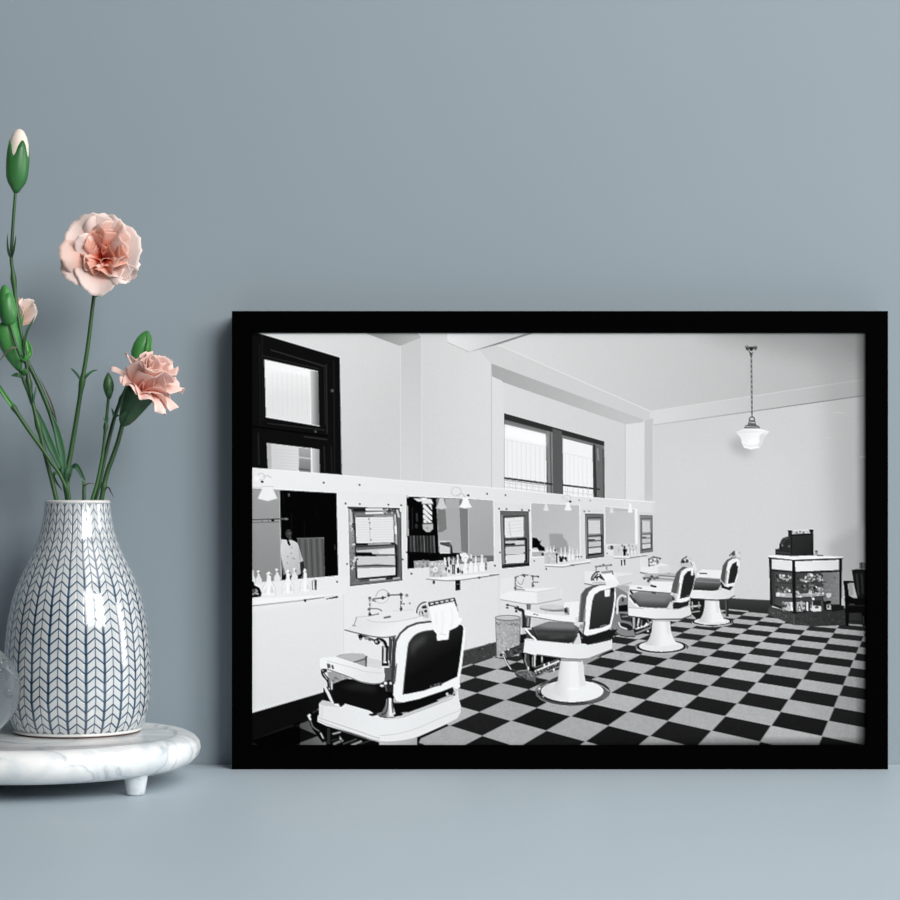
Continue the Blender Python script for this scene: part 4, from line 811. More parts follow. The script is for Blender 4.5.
    L(z, [(150, 620), (135, 780)], 1.2, 140); L(z, [(146, 640), (128, 800)], .8, 50)
    # towel over the headrest
    P(z, [(440, 105), (500, 95), (680, 70), (700, 150), (712, 205), (735, 225), (720, 255), (690, 270), (655, 300), (622, 320), (612, 398), (520, 412), (508, 380), (512, 345), (490, 330), (470, 240)], 246)
    for pts in [[(560, 150), (570, 230), (555, 340)], [(640, 120), (655, 200), (640, 290)], [(500, 160), (510, 260)]]: L(z, pts, 1.6, 236, sm=True, a=.8, blur=.8)
    P(z, [(690, 210), (740, 205), (735, 240), (700, 245)], 248); L(z, [(540, 350), (590, 358)], .7, 214)
    P(z, [(432, 65), (672, 22), (684, 52), (440, 105)], 52)
    for k in range(5): E(z, 468 + k * 45, 78 - k * 8.5, 17, 7, 226, rot=-.2)
    L(z, [(434, 66), (672, 24)], .6, 120); L(z, [(676, 60), (688, 95)], 1.6, 46); L(z, [(690, 100), (702, 145)], .9, 160)
    O(z, 410, 165, 80, 100, 1.4, 50, a0=3.2, a1=4.7); O(z, 412, 165, 62, 84, .9, 230, a0=3.2, a1=4.7); O(z, 412, 165, 52, 74, .8, 90, a0=3.2, a1=4.7)
    P(z, [(335, 175), (360, 120), (430, 95), (440, 190), (400, 200)], 206); P(z, [(375, 108), (415, 95), (425, 115), (385, 125)], 20); P(z, [(395, 140), (420, 130), (425, 155), (405, 160)], 10); P(z, [(352, 150), (362, 145), (360, 175), (352, 175)], 30); L(z, [(378, 150), (385, 170)], 1.2, 30); speckle(z, [(340, 180), (435, 175), (440, 200), (360, 200)], 16, 6, 150, 200, 72)
    z = Z(380, 655, 100)
    # gap under the back and the right end of the base
    P(z, [(130, 430), (200, 428), (350, 395), (560, 325), (660, 285), (665, 330), (600, 370), (400, 455), (230, 515), (140, 530), (110, 420)], 12)
    P(z, [(0, 570), (120, 565), (200, 545), (400, 465), (620, 385), (665, 365), (690, 330), (700, 300), (712, 400), (730, 470), (725, 520), (690, 575), (560, 640), (330, 740), (200, 770), (80, 782), (0, 778)], (236, (0, 640), 231, (500, 520)))
    P(z, [(180, 545), (400, 465), (640, 372), (620, 395), (400, 490), (220, 555)], 206); L(z, [(120, 572), (220, 555), (400, 488), (640, 395), (690, 350)], .8, 176)
    L(z, [(0, 725), (150, 710), (330, 660), (560, 560), (700, 505), (728, 470)], .8, 206, sm=True); L(z, [(0, 780), (80, 784), (200, 772), (330, 742), (560, 642), (690, 578)], .9, 176, sm=True)
    P(z, [(330, 742), (600, 622), (615, 632), (340, 752)], 8); P(z, [(334, 740), (380, 728), (345, 800), (334, 808)], 14)
    E(z, 605, 352, 12, 14, 210); E(z, 640, 330, 20, 30, 24); L(z, [(660, 290), (688, 340), (660, 375)], 1.6, 214, sm=True); E(z, 668, 358, 9, 9, 60)
    P(z, [(120, 540), (165, 520), (210, 530), (195, 548), (130, 555)], 12); L(z, [(40, 580), (170, 568)], .9, 210)
    P(z, [(35, 400), (95, 385), (110, 420), (120, 520), (60, 540)], 60, a=.0)

def draw_lamp():
    z = Z(700, 310, 200)
    P(z, [(130, 590), (200, 560), (240, 630), (215, 660), (150, 640)], 150, a=.5, blur=4)
    P(z, [(203, 162), (215, 160), (228, 166), (248, 160), (258, 165), (255, 178), (240, 186), (234, 208), (226, 208), (220, 186), (206, 178)], 74); L(z, [(222, 180), (232, 190), (245, 178)], 1.2, 190); E(z, 230, 175, 7, 10, 40); L(z, [(208, 165), (255, 163)], .7, 150)
    L(z, [(231, 205), (234, 480)], 1.6, 104)
    for k in range(24): E(z, 231.3 + k * .11, 208 + k * 11.5, 2.6, 3.4, 170 if k % 2 else 60)
    L(z, [(222, 215), (218, 320), (190, 395)], .6, 176, a=.5)
    O(z, 234, 495, 12, 14, 1.2, 80); P(z, [(220, 495), (248, 495), (252, 515), (268, 525), (272, 533), (198, 533), (202, 522), (216, 514)], 96); L(z, [(222, 505), (246, 507)], .8, 210); L(z, [(206, 525), (262, 527)], .8, 180)
    P(z, [(162, 548), (200, 534), (270, 534), (312, 546), (300, 560), (286, 575), (280, 600), (268, 620), (230, 628), (198, 620), (188, 600), (184, 578), (172, 562)], (232, (190, 560), 246, (240, 600))); L(z, [(165, 550), (230, 548), (308, 548)], .7, 214, a=.6); P(z, [(270, 560), (305, 550), (285, 575), (275, 612), (262, 620)], 206, a=.8, blur=.8); E(z, 245, 590, 26, 8, 255, a=.7, blur=.6); L(z, [(190, 605), (225, 614), (270, 606)], .6, 214)

def draw_print():
    draw_room(); draw_windows(); draw_floor(); draw_panel(); draw_stations(); draw_sinks(); draw_counter(); draw_bin(); draw_far_chairs(); draw_second_chair(); draw_first_chair(); draw_lamp()
    # the old photograph fades at its right and lower edges
    X = (np.arange(CW) / CS + PX0)[None, :]; Y = (np.arange(CH) / CS + PY0)[:, None]
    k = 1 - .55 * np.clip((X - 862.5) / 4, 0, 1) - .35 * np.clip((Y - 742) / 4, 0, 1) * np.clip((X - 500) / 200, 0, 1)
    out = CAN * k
    out = out.reshape(NH, SS, NW, SS).mean(axis=(1, 3))
    out += prng.standard_normal(out.shape) * 1.2
    # a little of the sharpening of an enlarged negative
    out = out + .35 * (out - boxblur(out.astype(np.float32), 1))
    return np.clip(out, 0, 255)
# ---------------------------------------------------------------- end of the print
# ------------------------------------------------------------ materials
def paint(name, c, rough, bump):
    m, nt, b, out = new_mat(name)
    tc = node(nt, 'ShaderNodeTexCoord')
    n1 = node(nt, 'ShaderNodeTexNoise'); n1.inputs['Scale'].default_value = 3.0; n1.inputs['Detail'].default_value = 3
    n2 = node(nt, 'ShaderNodeTexNoise'); n2.inputs['Scale'].default_value = 260.0; n2.inputs['Detail'].default_value = 2
    nt.links.new(tc.outputs['Object'], n1.inputs['Vector']); nt.links.new(tc.outputs['Object'], n2.inputs['Vector'])
    c0 = lin(c); lo = tuple(x * .97 for x in c0[:3]) + (1,); hi = tuple(min(x * 1.03, 1) for x in c0[:3]) + (1,)
    nt.links.new(mixc(nt, n1.outputs[0], lo, hi), b.inputs['Base Color'])
    b.inputs['Roughness'].default_value = rough; b.inputs['Specular IOR Level'].default_value = .3
    bp = node(nt, 'ShaderNodeBump'); bp.inputs['Strength'].default_value = bump; bp.inputs['Distance'].default_value = .0006
    nt.links.new(n2.outputs[0], bp.inputs['Height']); nt.links.new(bp.outputs[0], b.inputs['Normal'])
    return m
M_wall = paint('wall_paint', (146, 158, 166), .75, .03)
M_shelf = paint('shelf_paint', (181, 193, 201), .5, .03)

m, nt, b, out = new_mat('black_frame'); M_black = m
b.inputs['Base Color'].default_value = (.0006, .0006, .0006, 1); b.inputs['Roughness'].default_value = .7; b.inputs['Specular IOR Level'].default_value = .01
m, nt, b, out = new_mat('backing_card'); M_card = m
n = node(nt, 'ShaderNodeTexNoise'); n.inputs['Scale'].default_value = 400
nt.links.new(mixc(nt, n.outputs[0], (.16, .11, .06, 1), (.22, .16, .09, 1)), b.inputs['Base Color']); b.inputs['Roughness'].default_value = .9

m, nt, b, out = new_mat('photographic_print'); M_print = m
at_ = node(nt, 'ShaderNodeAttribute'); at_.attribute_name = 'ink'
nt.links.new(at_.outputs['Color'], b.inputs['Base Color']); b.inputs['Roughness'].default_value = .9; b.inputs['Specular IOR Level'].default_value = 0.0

# glazed stoneware with painted herringbone
m, nt, b, out = new_mat('herringbone_glaze'); M_vase = m
uv = node(nt, 'ShaderNodeUVMap'); sp = node(nt, 'ShaderNodeSeparateXYZ'); nt.links.new(uv.outputs[0], sp.inputs[0])
U = mth(nt, 'MULTIPLY_ADD', sp.outputs[0], 25.0, .11); V = sp.outputs[1]
wob = node(nt, 'ShaderNodeTexNoise'); wob.inputs['Scale'].default_value = 60.0; tc = node(nt, 'ShaderNodeTexCoord'); nt.links.new(tc.outputs['Object'], wob.inputs['Vector'])
w0 = mth(nt, 'SUBTRACT', wob.outputs[0], .5)
Uw = mth(nt, 'MULTIPLY_ADD', w0, .10, U)
fr = mth(nt, 'FRACT', Uw)
zig = mth(nt, 'ABSOLUTE', mth(nt, 'MULTIPLY_ADD', fr, 2.0, -1.0))           # 0 on the ridge line, 1 on the valley line
PERIOD = .0083
row = mth(nt, 'ADD', mth(nt, 'DIVIDE', V, PERIOD), mth(nt, 'MULTIPLY', zig, .80))
row = mth(nt, 'MULTIPLY_ADD', w0, .16, row)
dr = mth(nt, 'ABSOLUTE', mth(nt, 'SUBTRACT', mth(nt, 'FRACT', row), .5))       # .5 on the slanted line
def edge(d, w, soft):
    mr = node(nt, 'ShaderNodeMapRange'); mr.interpolation_type = 'SMOOTHSTEP'
    nt.links.new(d, mr.inputs[0]); mr.inputs[1].default_value = w - soft; mr.inputs[2].default_value = w + soft; mr.inputs[3].default_value = 1; mr.inputs[4].default_value = 0
    return mr.outputs[0]
l1 = edge(mth(nt, 'SUBTRACT', .5, dr), .100, .05)
l2 = edge(mth(nt, 'SUBTRACT', 1.0, zig), .15, .08)
l3 = edge(zig, .065, .05)
line = mth(nt, 'MAXIMUM', mth(nt, 'MAXIMUM', l1, l2), mth(nt, 'MULTIPLY', l3, .85))
node_spot = mth(nt, 'MULTIPLY', l1, mth(nt, 'MAXIMUM', l2, l3))
fade = node(nt, 'ShaderNodeMapRange'); nt.links.new(V, fade.inputs[0]); fade.inputs[1].default_value = .17; fade.inputs[2].default_value = .226; fade.inputs[3].default_value = 1.0; fade.inputs[4].default_value = .85
lf = mth(nt, 'MULTIPLY', line, fade.outputs[0])
vary = node(nt, 'ShaderNodeTexNoise'); vary.inputs['Scale'].default_value = 35.0; nt.links.new(tc.outputs['Object'], vary.inputs['Vector'])
blue = mixc(nt, vary.outputs[0], lin((12, 44, 70)), lin((34, 84, 116)))
blue = mixc(nt, node_spot, blue, lin((10, 26, 44)))
white = mixc(nt, vary.outputs[0], lin((194, 198, 200)), lin((212, 214, 214)))
nt.links.new(mixc(nt, lf, white, blue), b.inputs['Base Color'])
b.inputs['Roughness'].default_value = .14; b.inputs['IOR'].default_value = 1.6; b.inputs['Coat Weight'].default_value = 1.0; b.inputs['Coat Roughness'].default_value = .05
bp = node(nt, 'ShaderNodeBump'); bp.inputs['Strength'].default_value = .45; bp.inputs['Distance'].default_value = .0005; bp.invert = True
nt.links.new(lf, bp.inputs['Height']); nt.links.new(bp.outputs[0], b.inputs['Normal'])

m, nt, b, out = new_mat('white_glaze'); M_rim = m
n = node(nt, 'ShaderNodeTexNoise'); n.inputs['Scale'].default_value = 90
nt.links.new(mixc(nt, n.outputs[0], lin((206, 207, 204)), lin((226, 225, 221))), b.inputs['Base Color']); b.inputs['Roughness'].default_value = .15
m, nt, b, out = new_mat('bare_clay'); M_clay = m
n = node(nt, 'ShaderNodeTexNoise'); n.inputs['Scale'].default_value = 200
nt.links.new(mixc(nt, n.outputs[0], lin((70, 46, 40)), lin((112, 84, 74))), b.inputs['Base Color']); b.inputs['Roughness'].default_value = .8

m, nt, b, out = new_mat('white_marble'); M_marble = m
tc = node(nt, 'ShaderNodeTexCoord'); mp = node(nt, 'ShaderNodeMapping'); nt.links.new(tc.outputs['Object'], mp.inputs[0]); mp.inputs['Rotation'].default_value = (.3, .5, .6)
n1 = node(nt, 'ShaderNodeTexNoise'); n1.inputs['Scale'].default_value = 9; n1.inputs['Detail'].default_value = 7; n1.inputs['Distortion'].default_value = 1.4
n2 = node(nt, 'ShaderNodeTexNoise'); n2.inputs['Scale'].default_value = 14; n2.inputs['Detail'].default_value = 5; n2.inputs['Distortion'].default_value = 2.2
nt.links.new(mp.outputs[0], n1.inputs['Vector']); nt.links.new(mp.outputs[0], n2.inputs['Vector'])
v1 = mth(nt, 'ABSOLUTE', mth(nt, 'SUBTRACT', n1.outputs[0], .47))
vein = ramp(nt, v1, [(0, lin((186, 193, 199))), (.012, lin((226, 229, 231))), (.045, lin((246, 246, 245)))])
v2 = ramp(nt, n2.outputs[0], [(.40, lin((226, 231, 234))), (.60, lin((250, 250, 249)))])
mul = node(nt, 'ShaderNodeMix'); mul.data_type = 'RGBA'; mul.blend_type = 'MULTIPLY'; mul.inputs[0].default_value = .75
nt.links.new(vein, mul.inputs[7]); nt.links.new(v2, mul.inputs[6]); nt.links.new(mul.outputs[2], b.inputs['Base Color'])
b.inputs['Roughness'].default_value = .16; b.inputs['Subsurface Weight'].default_value = .08; b.inputs['Subsurface Radius'].default_value = (.004, .004, .004)

m, nt, b, out = new_mat('clear_glass'); M_glass = m
b.inputs['Base Color'].default_value = (.68, .68, .67, 1); b.inputs['Transmission Weight'].default_value = 1; b.inputs['Roughness'].default_value = .0; b.inputs['IOR'].default_value = 1.46

def green(name, dark, light, scale, rough=.45):
    m, nt, b, out = new_mat(name)
    tc = node(nt, 'ShaderNodeTexCoord'); n = node(nt, 'ShaderNodeTexNoise'); n.inputs['Scale'].default_value = scale; n.inputs['Detail'].default_value = 3
    mp = node(nt, 'ShaderNodeMapping'); mp.inputs['Scale'].default_value = (1, 1, .3); nt.links.new(tc.outputs['Object'], mp.inputs[0]); nt.links.new(mp.outputs[0], n.inputs['Vector'])
    nt.links.new(ramp(nt, n.outputs[0], [(.3, lin(dark)), (.7, lin(light))]), b.inputs['Base Color']); b.inputs['Roughness'].default_value = rough
    return m
M_stem = green('stem_green', (28, 46, 32), (58, 106, 50), 30)
M_fresh = green('fresh_green', (50, 116, 52), (96, 172, 84), 60)
M_calyx = green('calyx_green', (24, 74, 42), (76, 148, 74), 45, .4)
M_deep = green('deep_green', (30, 58, 40), (62, 104, 62), 45, .45)
M_leaf = green('leaf_green', (36, 74, 52), (80, 128, 92), 40, .5)
M_dry = green('dry_leaf', (62, 62, 50), (98, 90, 74), 50, .7)

def petal_mat(name, base, mid, edge_, through, stops=(.15, .5, .85)):
    m, nt, b, out = new_mat(name)
    uv = node(nt, 'ShaderNodeUVMap'); sp = node(nt, 'ShaderNodeSeparateXYZ'); nt.links.new(uv.outputs[0], sp.inputs[0])
    tc = node(nt, 'ShaderNodeTexCoord'); n = node(nt, 'ShaderNodeTexNoise'); n.inputs['Scale'].default_value = 70; nt.links.new(tc.outputs['Object'], n.inputs['Vector'])
    f = mth(nt, 'ADD', sp.outputs[1], mth(nt, 'MULTIPLY', mth(nt, 'SUBTRACT', n.outputs[0], .5), .35))
    c = ramp(nt, f, [(stops[0], lin(base)), (stops[1], lin(mid)), (stops[2], lin(edge_))])
    nt.links.new(c, b.inputs['Base Color']); b.inputs['Roughness'].default_value = .6; b.inputs['Specular IOR Level'].default_value = .2
    tr = node(nt, 'ShaderNodeBsdfTranslucent'); nt.links.new(c, tr.inputs[0])
    mx = node(nt, 'ShaderNodeMixShader'); mx.inputs[0].default_value = through
    nt.links.new(b.outputs[0], mx.inputs[1]); nt.links.new(tr.outputs[0], mx.inputs[2]); nt.links.new(mx.outputs[0], out.inputs[0])
    return m
M_pale = petal_mat('pale_petal', (255, 178, 152), (255, 216, 203), (255, 236, 229), .24)
M_pink = petal_mat('pink_petal', (255, 156, 120), (255, 200, 181), (255, 230, 220), .36)
M_blush = petal_mat('blush_petal', (255, 152, 118), (255, 206, 190), (255, 228, 219), .30)
M_coral = petal_mat('coral_petal', (255, 122, 72), (255, 158, 118), (255, 218, 202), .52)
M_cream = petal_mat('cream_petal', (252, 238, 224), (252, 230, 216), (246, 214, 194), .2)

# ------------------------------------------------------------ the setting
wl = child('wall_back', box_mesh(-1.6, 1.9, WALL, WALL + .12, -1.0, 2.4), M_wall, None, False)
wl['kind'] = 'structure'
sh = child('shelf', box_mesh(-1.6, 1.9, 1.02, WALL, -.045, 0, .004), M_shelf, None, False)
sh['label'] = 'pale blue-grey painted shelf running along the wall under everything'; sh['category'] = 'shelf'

# ------------------------------------------------------------ framed print
fx0, fx1 = at(231.8, 0, FRONT).x, at(888.2, 0, FRONT).x
fz1 = at(0, 311.0, FRONT).z; fz0 = .0001
ix0, ix1 = at(PX0 + .1, 0, FRONT).x, at(PX1 + .5, 0, FRONT).x
iz0, iz1 = at(0, PY1 - .2, FRONT).z, at(0, PY0 + .2, FRONT).z
fp = thing('framed_print', 'black-framed monochrome print of a barber shop with chequered floor, standing against the wall', 'framed picture', (0.1, FRONT + .02, 0))
D0, D1 = FRONT, WALL - .003
bm = bmesh.new(); LIP = .0007
outer = [(fx0, fz0), (fx1, fz0), (fx1, fz1), (fx0, fz1)]; inner = [(ix0, iz0), (ix1, iz0), (ix1, iz1), (ix0, iz1)]
def loop(pts, y): return [bm.verts.new((x, y, z)) for x, z in pts]
def grow(pts, d):
    cx = sum(p[0] for p in pts) / 4; cz = sum(p[1] for p in pts) / 4
    return [(x + (d if x > cx else -d), z + (d if z > cz else -d)) for x, z in pts]
loops = [loop(outer, D1), loop(outer, D0 + LIP), loop(grow(outer, -LIP), D0), loop(grow(inner, LIP * .6), D0), loop(inner, D0 + LIP * .6), loop(inner, D0 + .0026), loop(grow(inner, .006), D0 + .0026), loop(grow(inner, .006), D1)]
for A, B in zip(loops, loops[1:] + loops[:1]):
    for k in range(4): bm.faces.new((A[k], A[(k + 1) % 4], B[(k + 1) % 4], B[k]))
bmesh.ops.recalc_face_normals(bm, faces=bm.faces[:])
me = bpy.data.meshes.new('frame'); bm.to_mesh(me); bm.free()
child('frame', me, M_black, fp, False)
child('backing_board', box_mesh(ix0 - .005, ix1 + .005, FRONT + .0034, FRONT + .0064, iz0 - .005, iz1 + .005), M_card, fp, False)
# the print: a sheet with a grid of grey values
PD = FRONT + .0024
grey = draw_print()
def unit(v):
    v = v / 255.0
    return np.where(v <= .04045, v / 12.92, ((v + .055) / 1.055) ** 2.4)
ink = np.clip(unit(grey) * np.linspace(1.07, .93, NW)[None, :], 0, .98)  # ink lightened leftward, darkened rightward to offset the uneven lighting
xs = (PX0 + (np.arange(NW) + .5) / GS - 450) * PD / F; zs = CAMH - (PY0 + (np.arange(NH) + .5) / GS - HZ) * PD / F
xs[0] -= .0012; xs[-1] += .0012; zs[0] += .0012; zs[-1] -= .0012
me = bpy.data.meshes.new('print')
co = np.empty((NH, NW, 3), dtype=np.float32); co[:, :, 0] = xs[None, :]; co[:, :, 1] = PD; co[:, :, 2] = zs[:, None]
me.vertices.add(NH * NW); me.vertices.foreach_set('co', co.ravel())
idx = np.arange(NH * NW, dtype=np.int32).reshape(NH, NW)
quads = np.stack([idx[:-1, :-1], idx[1:, :-1], idx[1:, 1:], idx[:-1, 1:]], -1).reshape(-1, 4)
nq = len(quads)
me.loops.add(nq * 4); me.loops.foreach_set('vertex_index', quads.ravel())
me.polygons.add(nq); me.polygons.foreach_set('loop_start', np.arange(0, nq * 4, 4, dtype=np.int32))
me.update(calc_edges=True)
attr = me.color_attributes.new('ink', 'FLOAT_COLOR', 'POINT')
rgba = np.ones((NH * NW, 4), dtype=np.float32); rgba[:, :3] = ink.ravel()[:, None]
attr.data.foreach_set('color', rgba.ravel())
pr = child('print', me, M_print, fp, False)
pr['label'] = 'black-and-white photograph of four barber chairs along mirrors on a chequered floor'

# ------------------------------------------------------------ marble tray
TD = 1.825
tc_ = at(42, 0, TD); TX, TY = tc_.x, TD
ZT = .0433            # top of the rim
ZF = ZT - .0022       # floor of the shallow recess
R = .1372
prof = [(0, .0148), (.112, .0148), (.1215, .0156), (.1300, .0192), (.1355, .0248), (R, .0305), (.1362, .0355), (.1325, .0398), (.1270, .0424), (.1215, ZT), (.1172, ZT), (.1160, ZT - .0004), (.1146, ZF + .0004), (.1130, ZF), (.06, ZF), (0, ZF)]
tray = thing('serving_tray', 'round white marble tray with grey veins on short feet, under the vase', 'tray', (TX, TY, 0))
child('slab', lathe(prof, 128, (TX, TY, 0)), M_marble, tray)
for a in (-36.5, 83.5, 203.5):
    fxx, fyy = TX + .114 * math.cos(math.radians(a)), TY + .114 * math.sin(math.radians(a))
    child('foot', lathe([(0, .0003), (.0066, .0003), (.0074, .0009), (.0078, .002), (.0100, .0150), (.0106, .0205), (0, .0205)], 32, (fxx, fyy, 0)), M_marble, tray)

# ------------------------------------------------------------ vase
VD = 1.862
K = VD / F
vc = at(77.6, 0, VD); VX, VY = vc.x, VD
sil = [(727.5, 62.5), (725.5, 64.2), (722, 66.4), (715, 69.3), (707, 71.3), (698, 72.6), (686, 73.4), (672, 73.4), (658, 72.9), (645, 71.9), (632, 70.6), (620, 69.0), (606, 66.2), (592, 62.4), (577, 56.6), (562, 49.6), (548, 42.8), (534, 37.6), (520, 34.6), (510, 33.2), (503.2, 32.5)]
prof = [(r * K, CAMH - (y - HZ) * K) for y, r in sil]
pp = smooth_path([(r, 0, z) for r, z in prof], 5)
prof = [(p.x, p.z) for p in pp]
zb = ZF + .0002
ztop = CAMH - (500.0 - HZ) * K
vase = thing('vase', 'white stoneware vase with blue herringbone lines holding the carnations, on the marble tray', 'vase', (VX, VY, ZF))
inner_ = [(r - .0042, z) for r, z in prof[::-1] if z > zb + .012]
child('body', lathe([(0, zb + .004), (.050, zb + .004), (prof[0][0] - .002, prof[0][1] - .0002)] + prof + [(prof[-1][0] - .0042, prof[-1][1])] + inner_ + [(.045, zb + .010), (0, zb + .010)], 160, (VX, VY, 0), uv=True), M_vase, vase)
rt = prof[-1][0]
child('rim', lathe([(rt + .00005, prof[-1][1] + .0001), (rt - .0001, ztop - .0012), (rt - .0009, ztop - .0002), (rt - .0020, ztop), (rt - .0033, ztop - .0004), (rt - .0042, ztop - .0018), (rt - .0043, prof[-1][1] + .0001)], 128, (VX, VY, 0), closed=True), M_rim, vase)
rb = prof[0][0]
fo = child('foot_ring', lathe([(rb - .012, zb + .0011), (rb - .0006, zb + .0011), (rb + .0008, zb + .0016), (rb + .0010, zb + .0024), (rb + .0002, zb + .0036), (rb - .0022, zb + .0042), (rb - .012, zb + .0042)], 128, (VX, VY, 0), closed=True), M_rim, vase)
child('clay_band', lathe([(rb - .010, zb), (rb - .0014, zb), (rb - .0004, zb + .0004), (rb - .0003, zb + .0011), (rb - .010, zb + .0011)], 128, (VX, VY, 0), closed=True), M_clay, fo)

# ------------------------------------------------------------ glass vessel at the left edge
GD = 1.757
gc = at(-45.5, 0, GD); gx, gy = gc.x, GD
grx = 65.3 * GD / F; grz = .0452; gz = ZF + grz + .0012
def ell(rx, rz, n=30, lo=-PI / 2, hi=1.18): return [(rx * math.cos(lo + (hi - lo) * i / n), rz * math.sin(lo + (hi - lo) * i / n)) for i in range(n + 1)]
po = [p for p in ell(grx, grz, 40, -PI / 2, PI / 2) if p[1] < -.6 * grz or p[1] > -.6 * grz]
po = [(0, -grz - .0010), (.013, -grz - .0010), (.0155, -grz + .0005)] + [p for p in po if p[0] > .018 or p[1] > 0][:-1] + [(0, grz)]
glass = thing('glass_ball', 'clear glass ball with tiny bubbles at the left edge of the marble tray', 'glass ball', (gx, gy, ZF))
child('ball', lathe(po, 96, (gx, gy, gz)), M_glass, glass)
for px, py, r in [(3, 661, 3.0), (8.5, 665, 1.5), (9.5, 667, 2.2), (.5, 671, 2.4), (1.0, 679.5, 2.2), (9.5, 690, 1.9), (13, 676, 1.0), (9, 698.5, 1.0), (6.5, 660.5, .9), (4, 687, .7)]:
    # on the near side of the bowl
    X = (px - 450) * GD / F; Zz = CAMH - (py - HZ) * GD / F
    q = 1 - ((Zz - gz) / grz) ** 2 - ((X - gx) / grx) ** 2
    yy = gy - grx * math.sqrt(max(q, .01)) * .985
    k = yy / GD; X *= k; Zz = CAMH + (Zz - CAMH) * k; rr = r * .0006
    child('bubble', lathe([(rr * math.sin(PI * i / 10) if 0 < i < 10 else 0, -rr * math.cos(PI * i / 10)) for i in range(11)], 16, (X, yy, Zz)), M_glass, glass)

# ------------------------------------------------------------ carnations
def petal_mesh(base, axis, out, length, width, opening, ruffle=.12, cup=.15, serr=.04, seed=0, nu=16, nv=26, bend=1.5, waves=3):
    """a fan-shaped ruffled petal; axis = flower axis, out = the way it leans"""
    r = random.Random(seed); ph = r.random() * 6.28; ph2 = r.random() * 6.28
    axis = axis.normalized(); out = (out - axis * out.dot(axis)).normalized(); side = axis.cross(out).normalized()
    verts = []; uvs = {}
    c = Vector((0, 0, 0)); pts = []; nrm = []
    for i in range(nu + 1):
        u = i / nu; phi = opening * (1 - (1 - u) ** bend)
        d = axis * math.cos(phi) + out * math.sin(phi)
        if i: c = c + d * (length / nu)
        pts.append(c.copy()); nrm.append(axis * math.sin(phi) - out * math.cos(phi))
    thick = .00016
    grid = [[], []]
    for i in range(nu + 1):
        u = i / nu
        for j in range(nv + 1):
            v = -1 + 2 * j / nv
            # outline: narrow claw, broad rounded end
            wd = width * (.16 + .84 * (u ** .75)) 
            pull = 1 - .42 * (abs(v) ** 2.2) + serr * math.sin(17 * v + ph2) * u + serr * .6 * math.sin(31 * v + ph)
            t = min(u * pull, 1.3) * nu; i0 = min(int(t), nu - 1); f = t - i0
            cp = pts[i0] + (pts[i0 + 1] - pts[i0]) * f; nn = (nrm[i0] * (1 - min(f, 1)) + nrm[i0 + 1] * min(f, 1))
            wave = ruffle * length * u ** 1.6 * math.sin(waves * PI * v + ph + 1.2 * u)
            wave += .2 * ruffle * length * u ** 3 * math.sin(2.3 * waves * PI * v + ph2)
            wave -= 0
            p = base + cp + side * (v * wd * (1 - .10 * abs(v))) + nn * (wave + cup * width * v * v * (.3 + .7 * u))
            for s in (0, 1): grid[s].append(p + nn * (thick if s == 0 else -thick))
    nV = len(grid[0]); verts = grid[0] + grid[1]; faces = []; fuv = []
    W = nv + 1
    for i in range(nu):
        for j in range(nv):
            a, b_, c_, d_ = i * W + j, i * W + j + 1, (i + 1) * W + j + 1, (i + 1) * W + j
            q = [(j / nv, i / nu), ((j + 1) / nv, i / nu), ((j + 1) / nv, (i + 1) / nu), (j / nv, (i + 1) / nu)]
            faces.append((a, b_, c_, d_)); fuv.append(q); faces.append((nV + d_, nV + c_, nV + b_, nV + a)); fuv.append(q[::-1])
    rim = [(0, j) for j in range(W)] + [(i, nv) for i in range(1, nu + 1)] + [(nu, j) for j in range(nv - 1, -1, -1)] + [(i, 0) for i in range(nu - 1, 0, -1)]
    for (i, j), (k, l) in zip(rim, rim[1:] + rim[:1]):
        a, b_ = i * W + j, k * W + l
        faces.append((b_, a, nV + a, nV + b_)); fuv.append([(l / nv, k / nu), (j / nv, i / nu), (j / nv, i / nu), (l / nv, k / nu)])
    return mesh_of(verts, faces, fuv)

def basis(axis):
    t = axis.normalized(); a = Vector((0, -1, 0)); a = a - t * a.dot(t)
    if a.length < 1e-3: a = Vector((1, 0, 0)) - t * t.x
    a.normalize(); return t, a, t.cross(a)
def along(me, base, axis):
    """turn a mesh built round z at the origin so that it stands at base along axis"""
    t, a, b_ = basis(axis)
    M = Matrix((a, b_, t)).transposed().to_4x4(); M.translation = base
    me.transform(M); return me
def calyx_mesh(base, axis, prof, teeth=5, depth=.006, phase=0.0, n=60):
    """green cup with a toothed upper edge; prof = (radius, distance along the axis)"""
    last = len(prof) - 1
    pr2 = prof + [(r - .0004, z) for r, z in prof[::-1]][0:]
    m_ = len(prof)
    def top(i, t, r, z):
        k = i if i < m_ else 2 * m_ - 1 - i
        w = max(0, (k - (m_ - 4)) / 3.0)
        q = abs(((t + phase) * teeth / (2 * PI)) % 1 - .5) * 2      # 1 in the notch
        return r, z - depth * w * (q ** 1.4)
    return along(lathe(pr2, n, top=top), base, axis)
def bud_profile(L, R_, tip=.05):
    return [(0, 0), (R_ * .38, .0004), (R_ * .66, L * .05), (R_ * .88, L * .14), (R_ * .97, L * .26), (R_, L * .42), (R_ * .98, L * .56), (R_ * .90, L * .68)]
def stem(parent, pts, r0, r1, nodes=(), mat=None, name='stem'):
    """pts = (px, py, distance) from the vase upward; nodes = (index along, swelling)"""
    path = smooth_path([at(*p) for p in pts], 8); m = len(path)
    rad = []
    for i in range(m):
        t = i / (m - 1); r = r0 + (r1 - r0) * t
        for q, sw in nodes: r += sw * math.exp(-((t - q) / .018) ** 2)
        rad.append(r)
    return child(name, tube(path, rad, 12), mat or M_stem, parent)
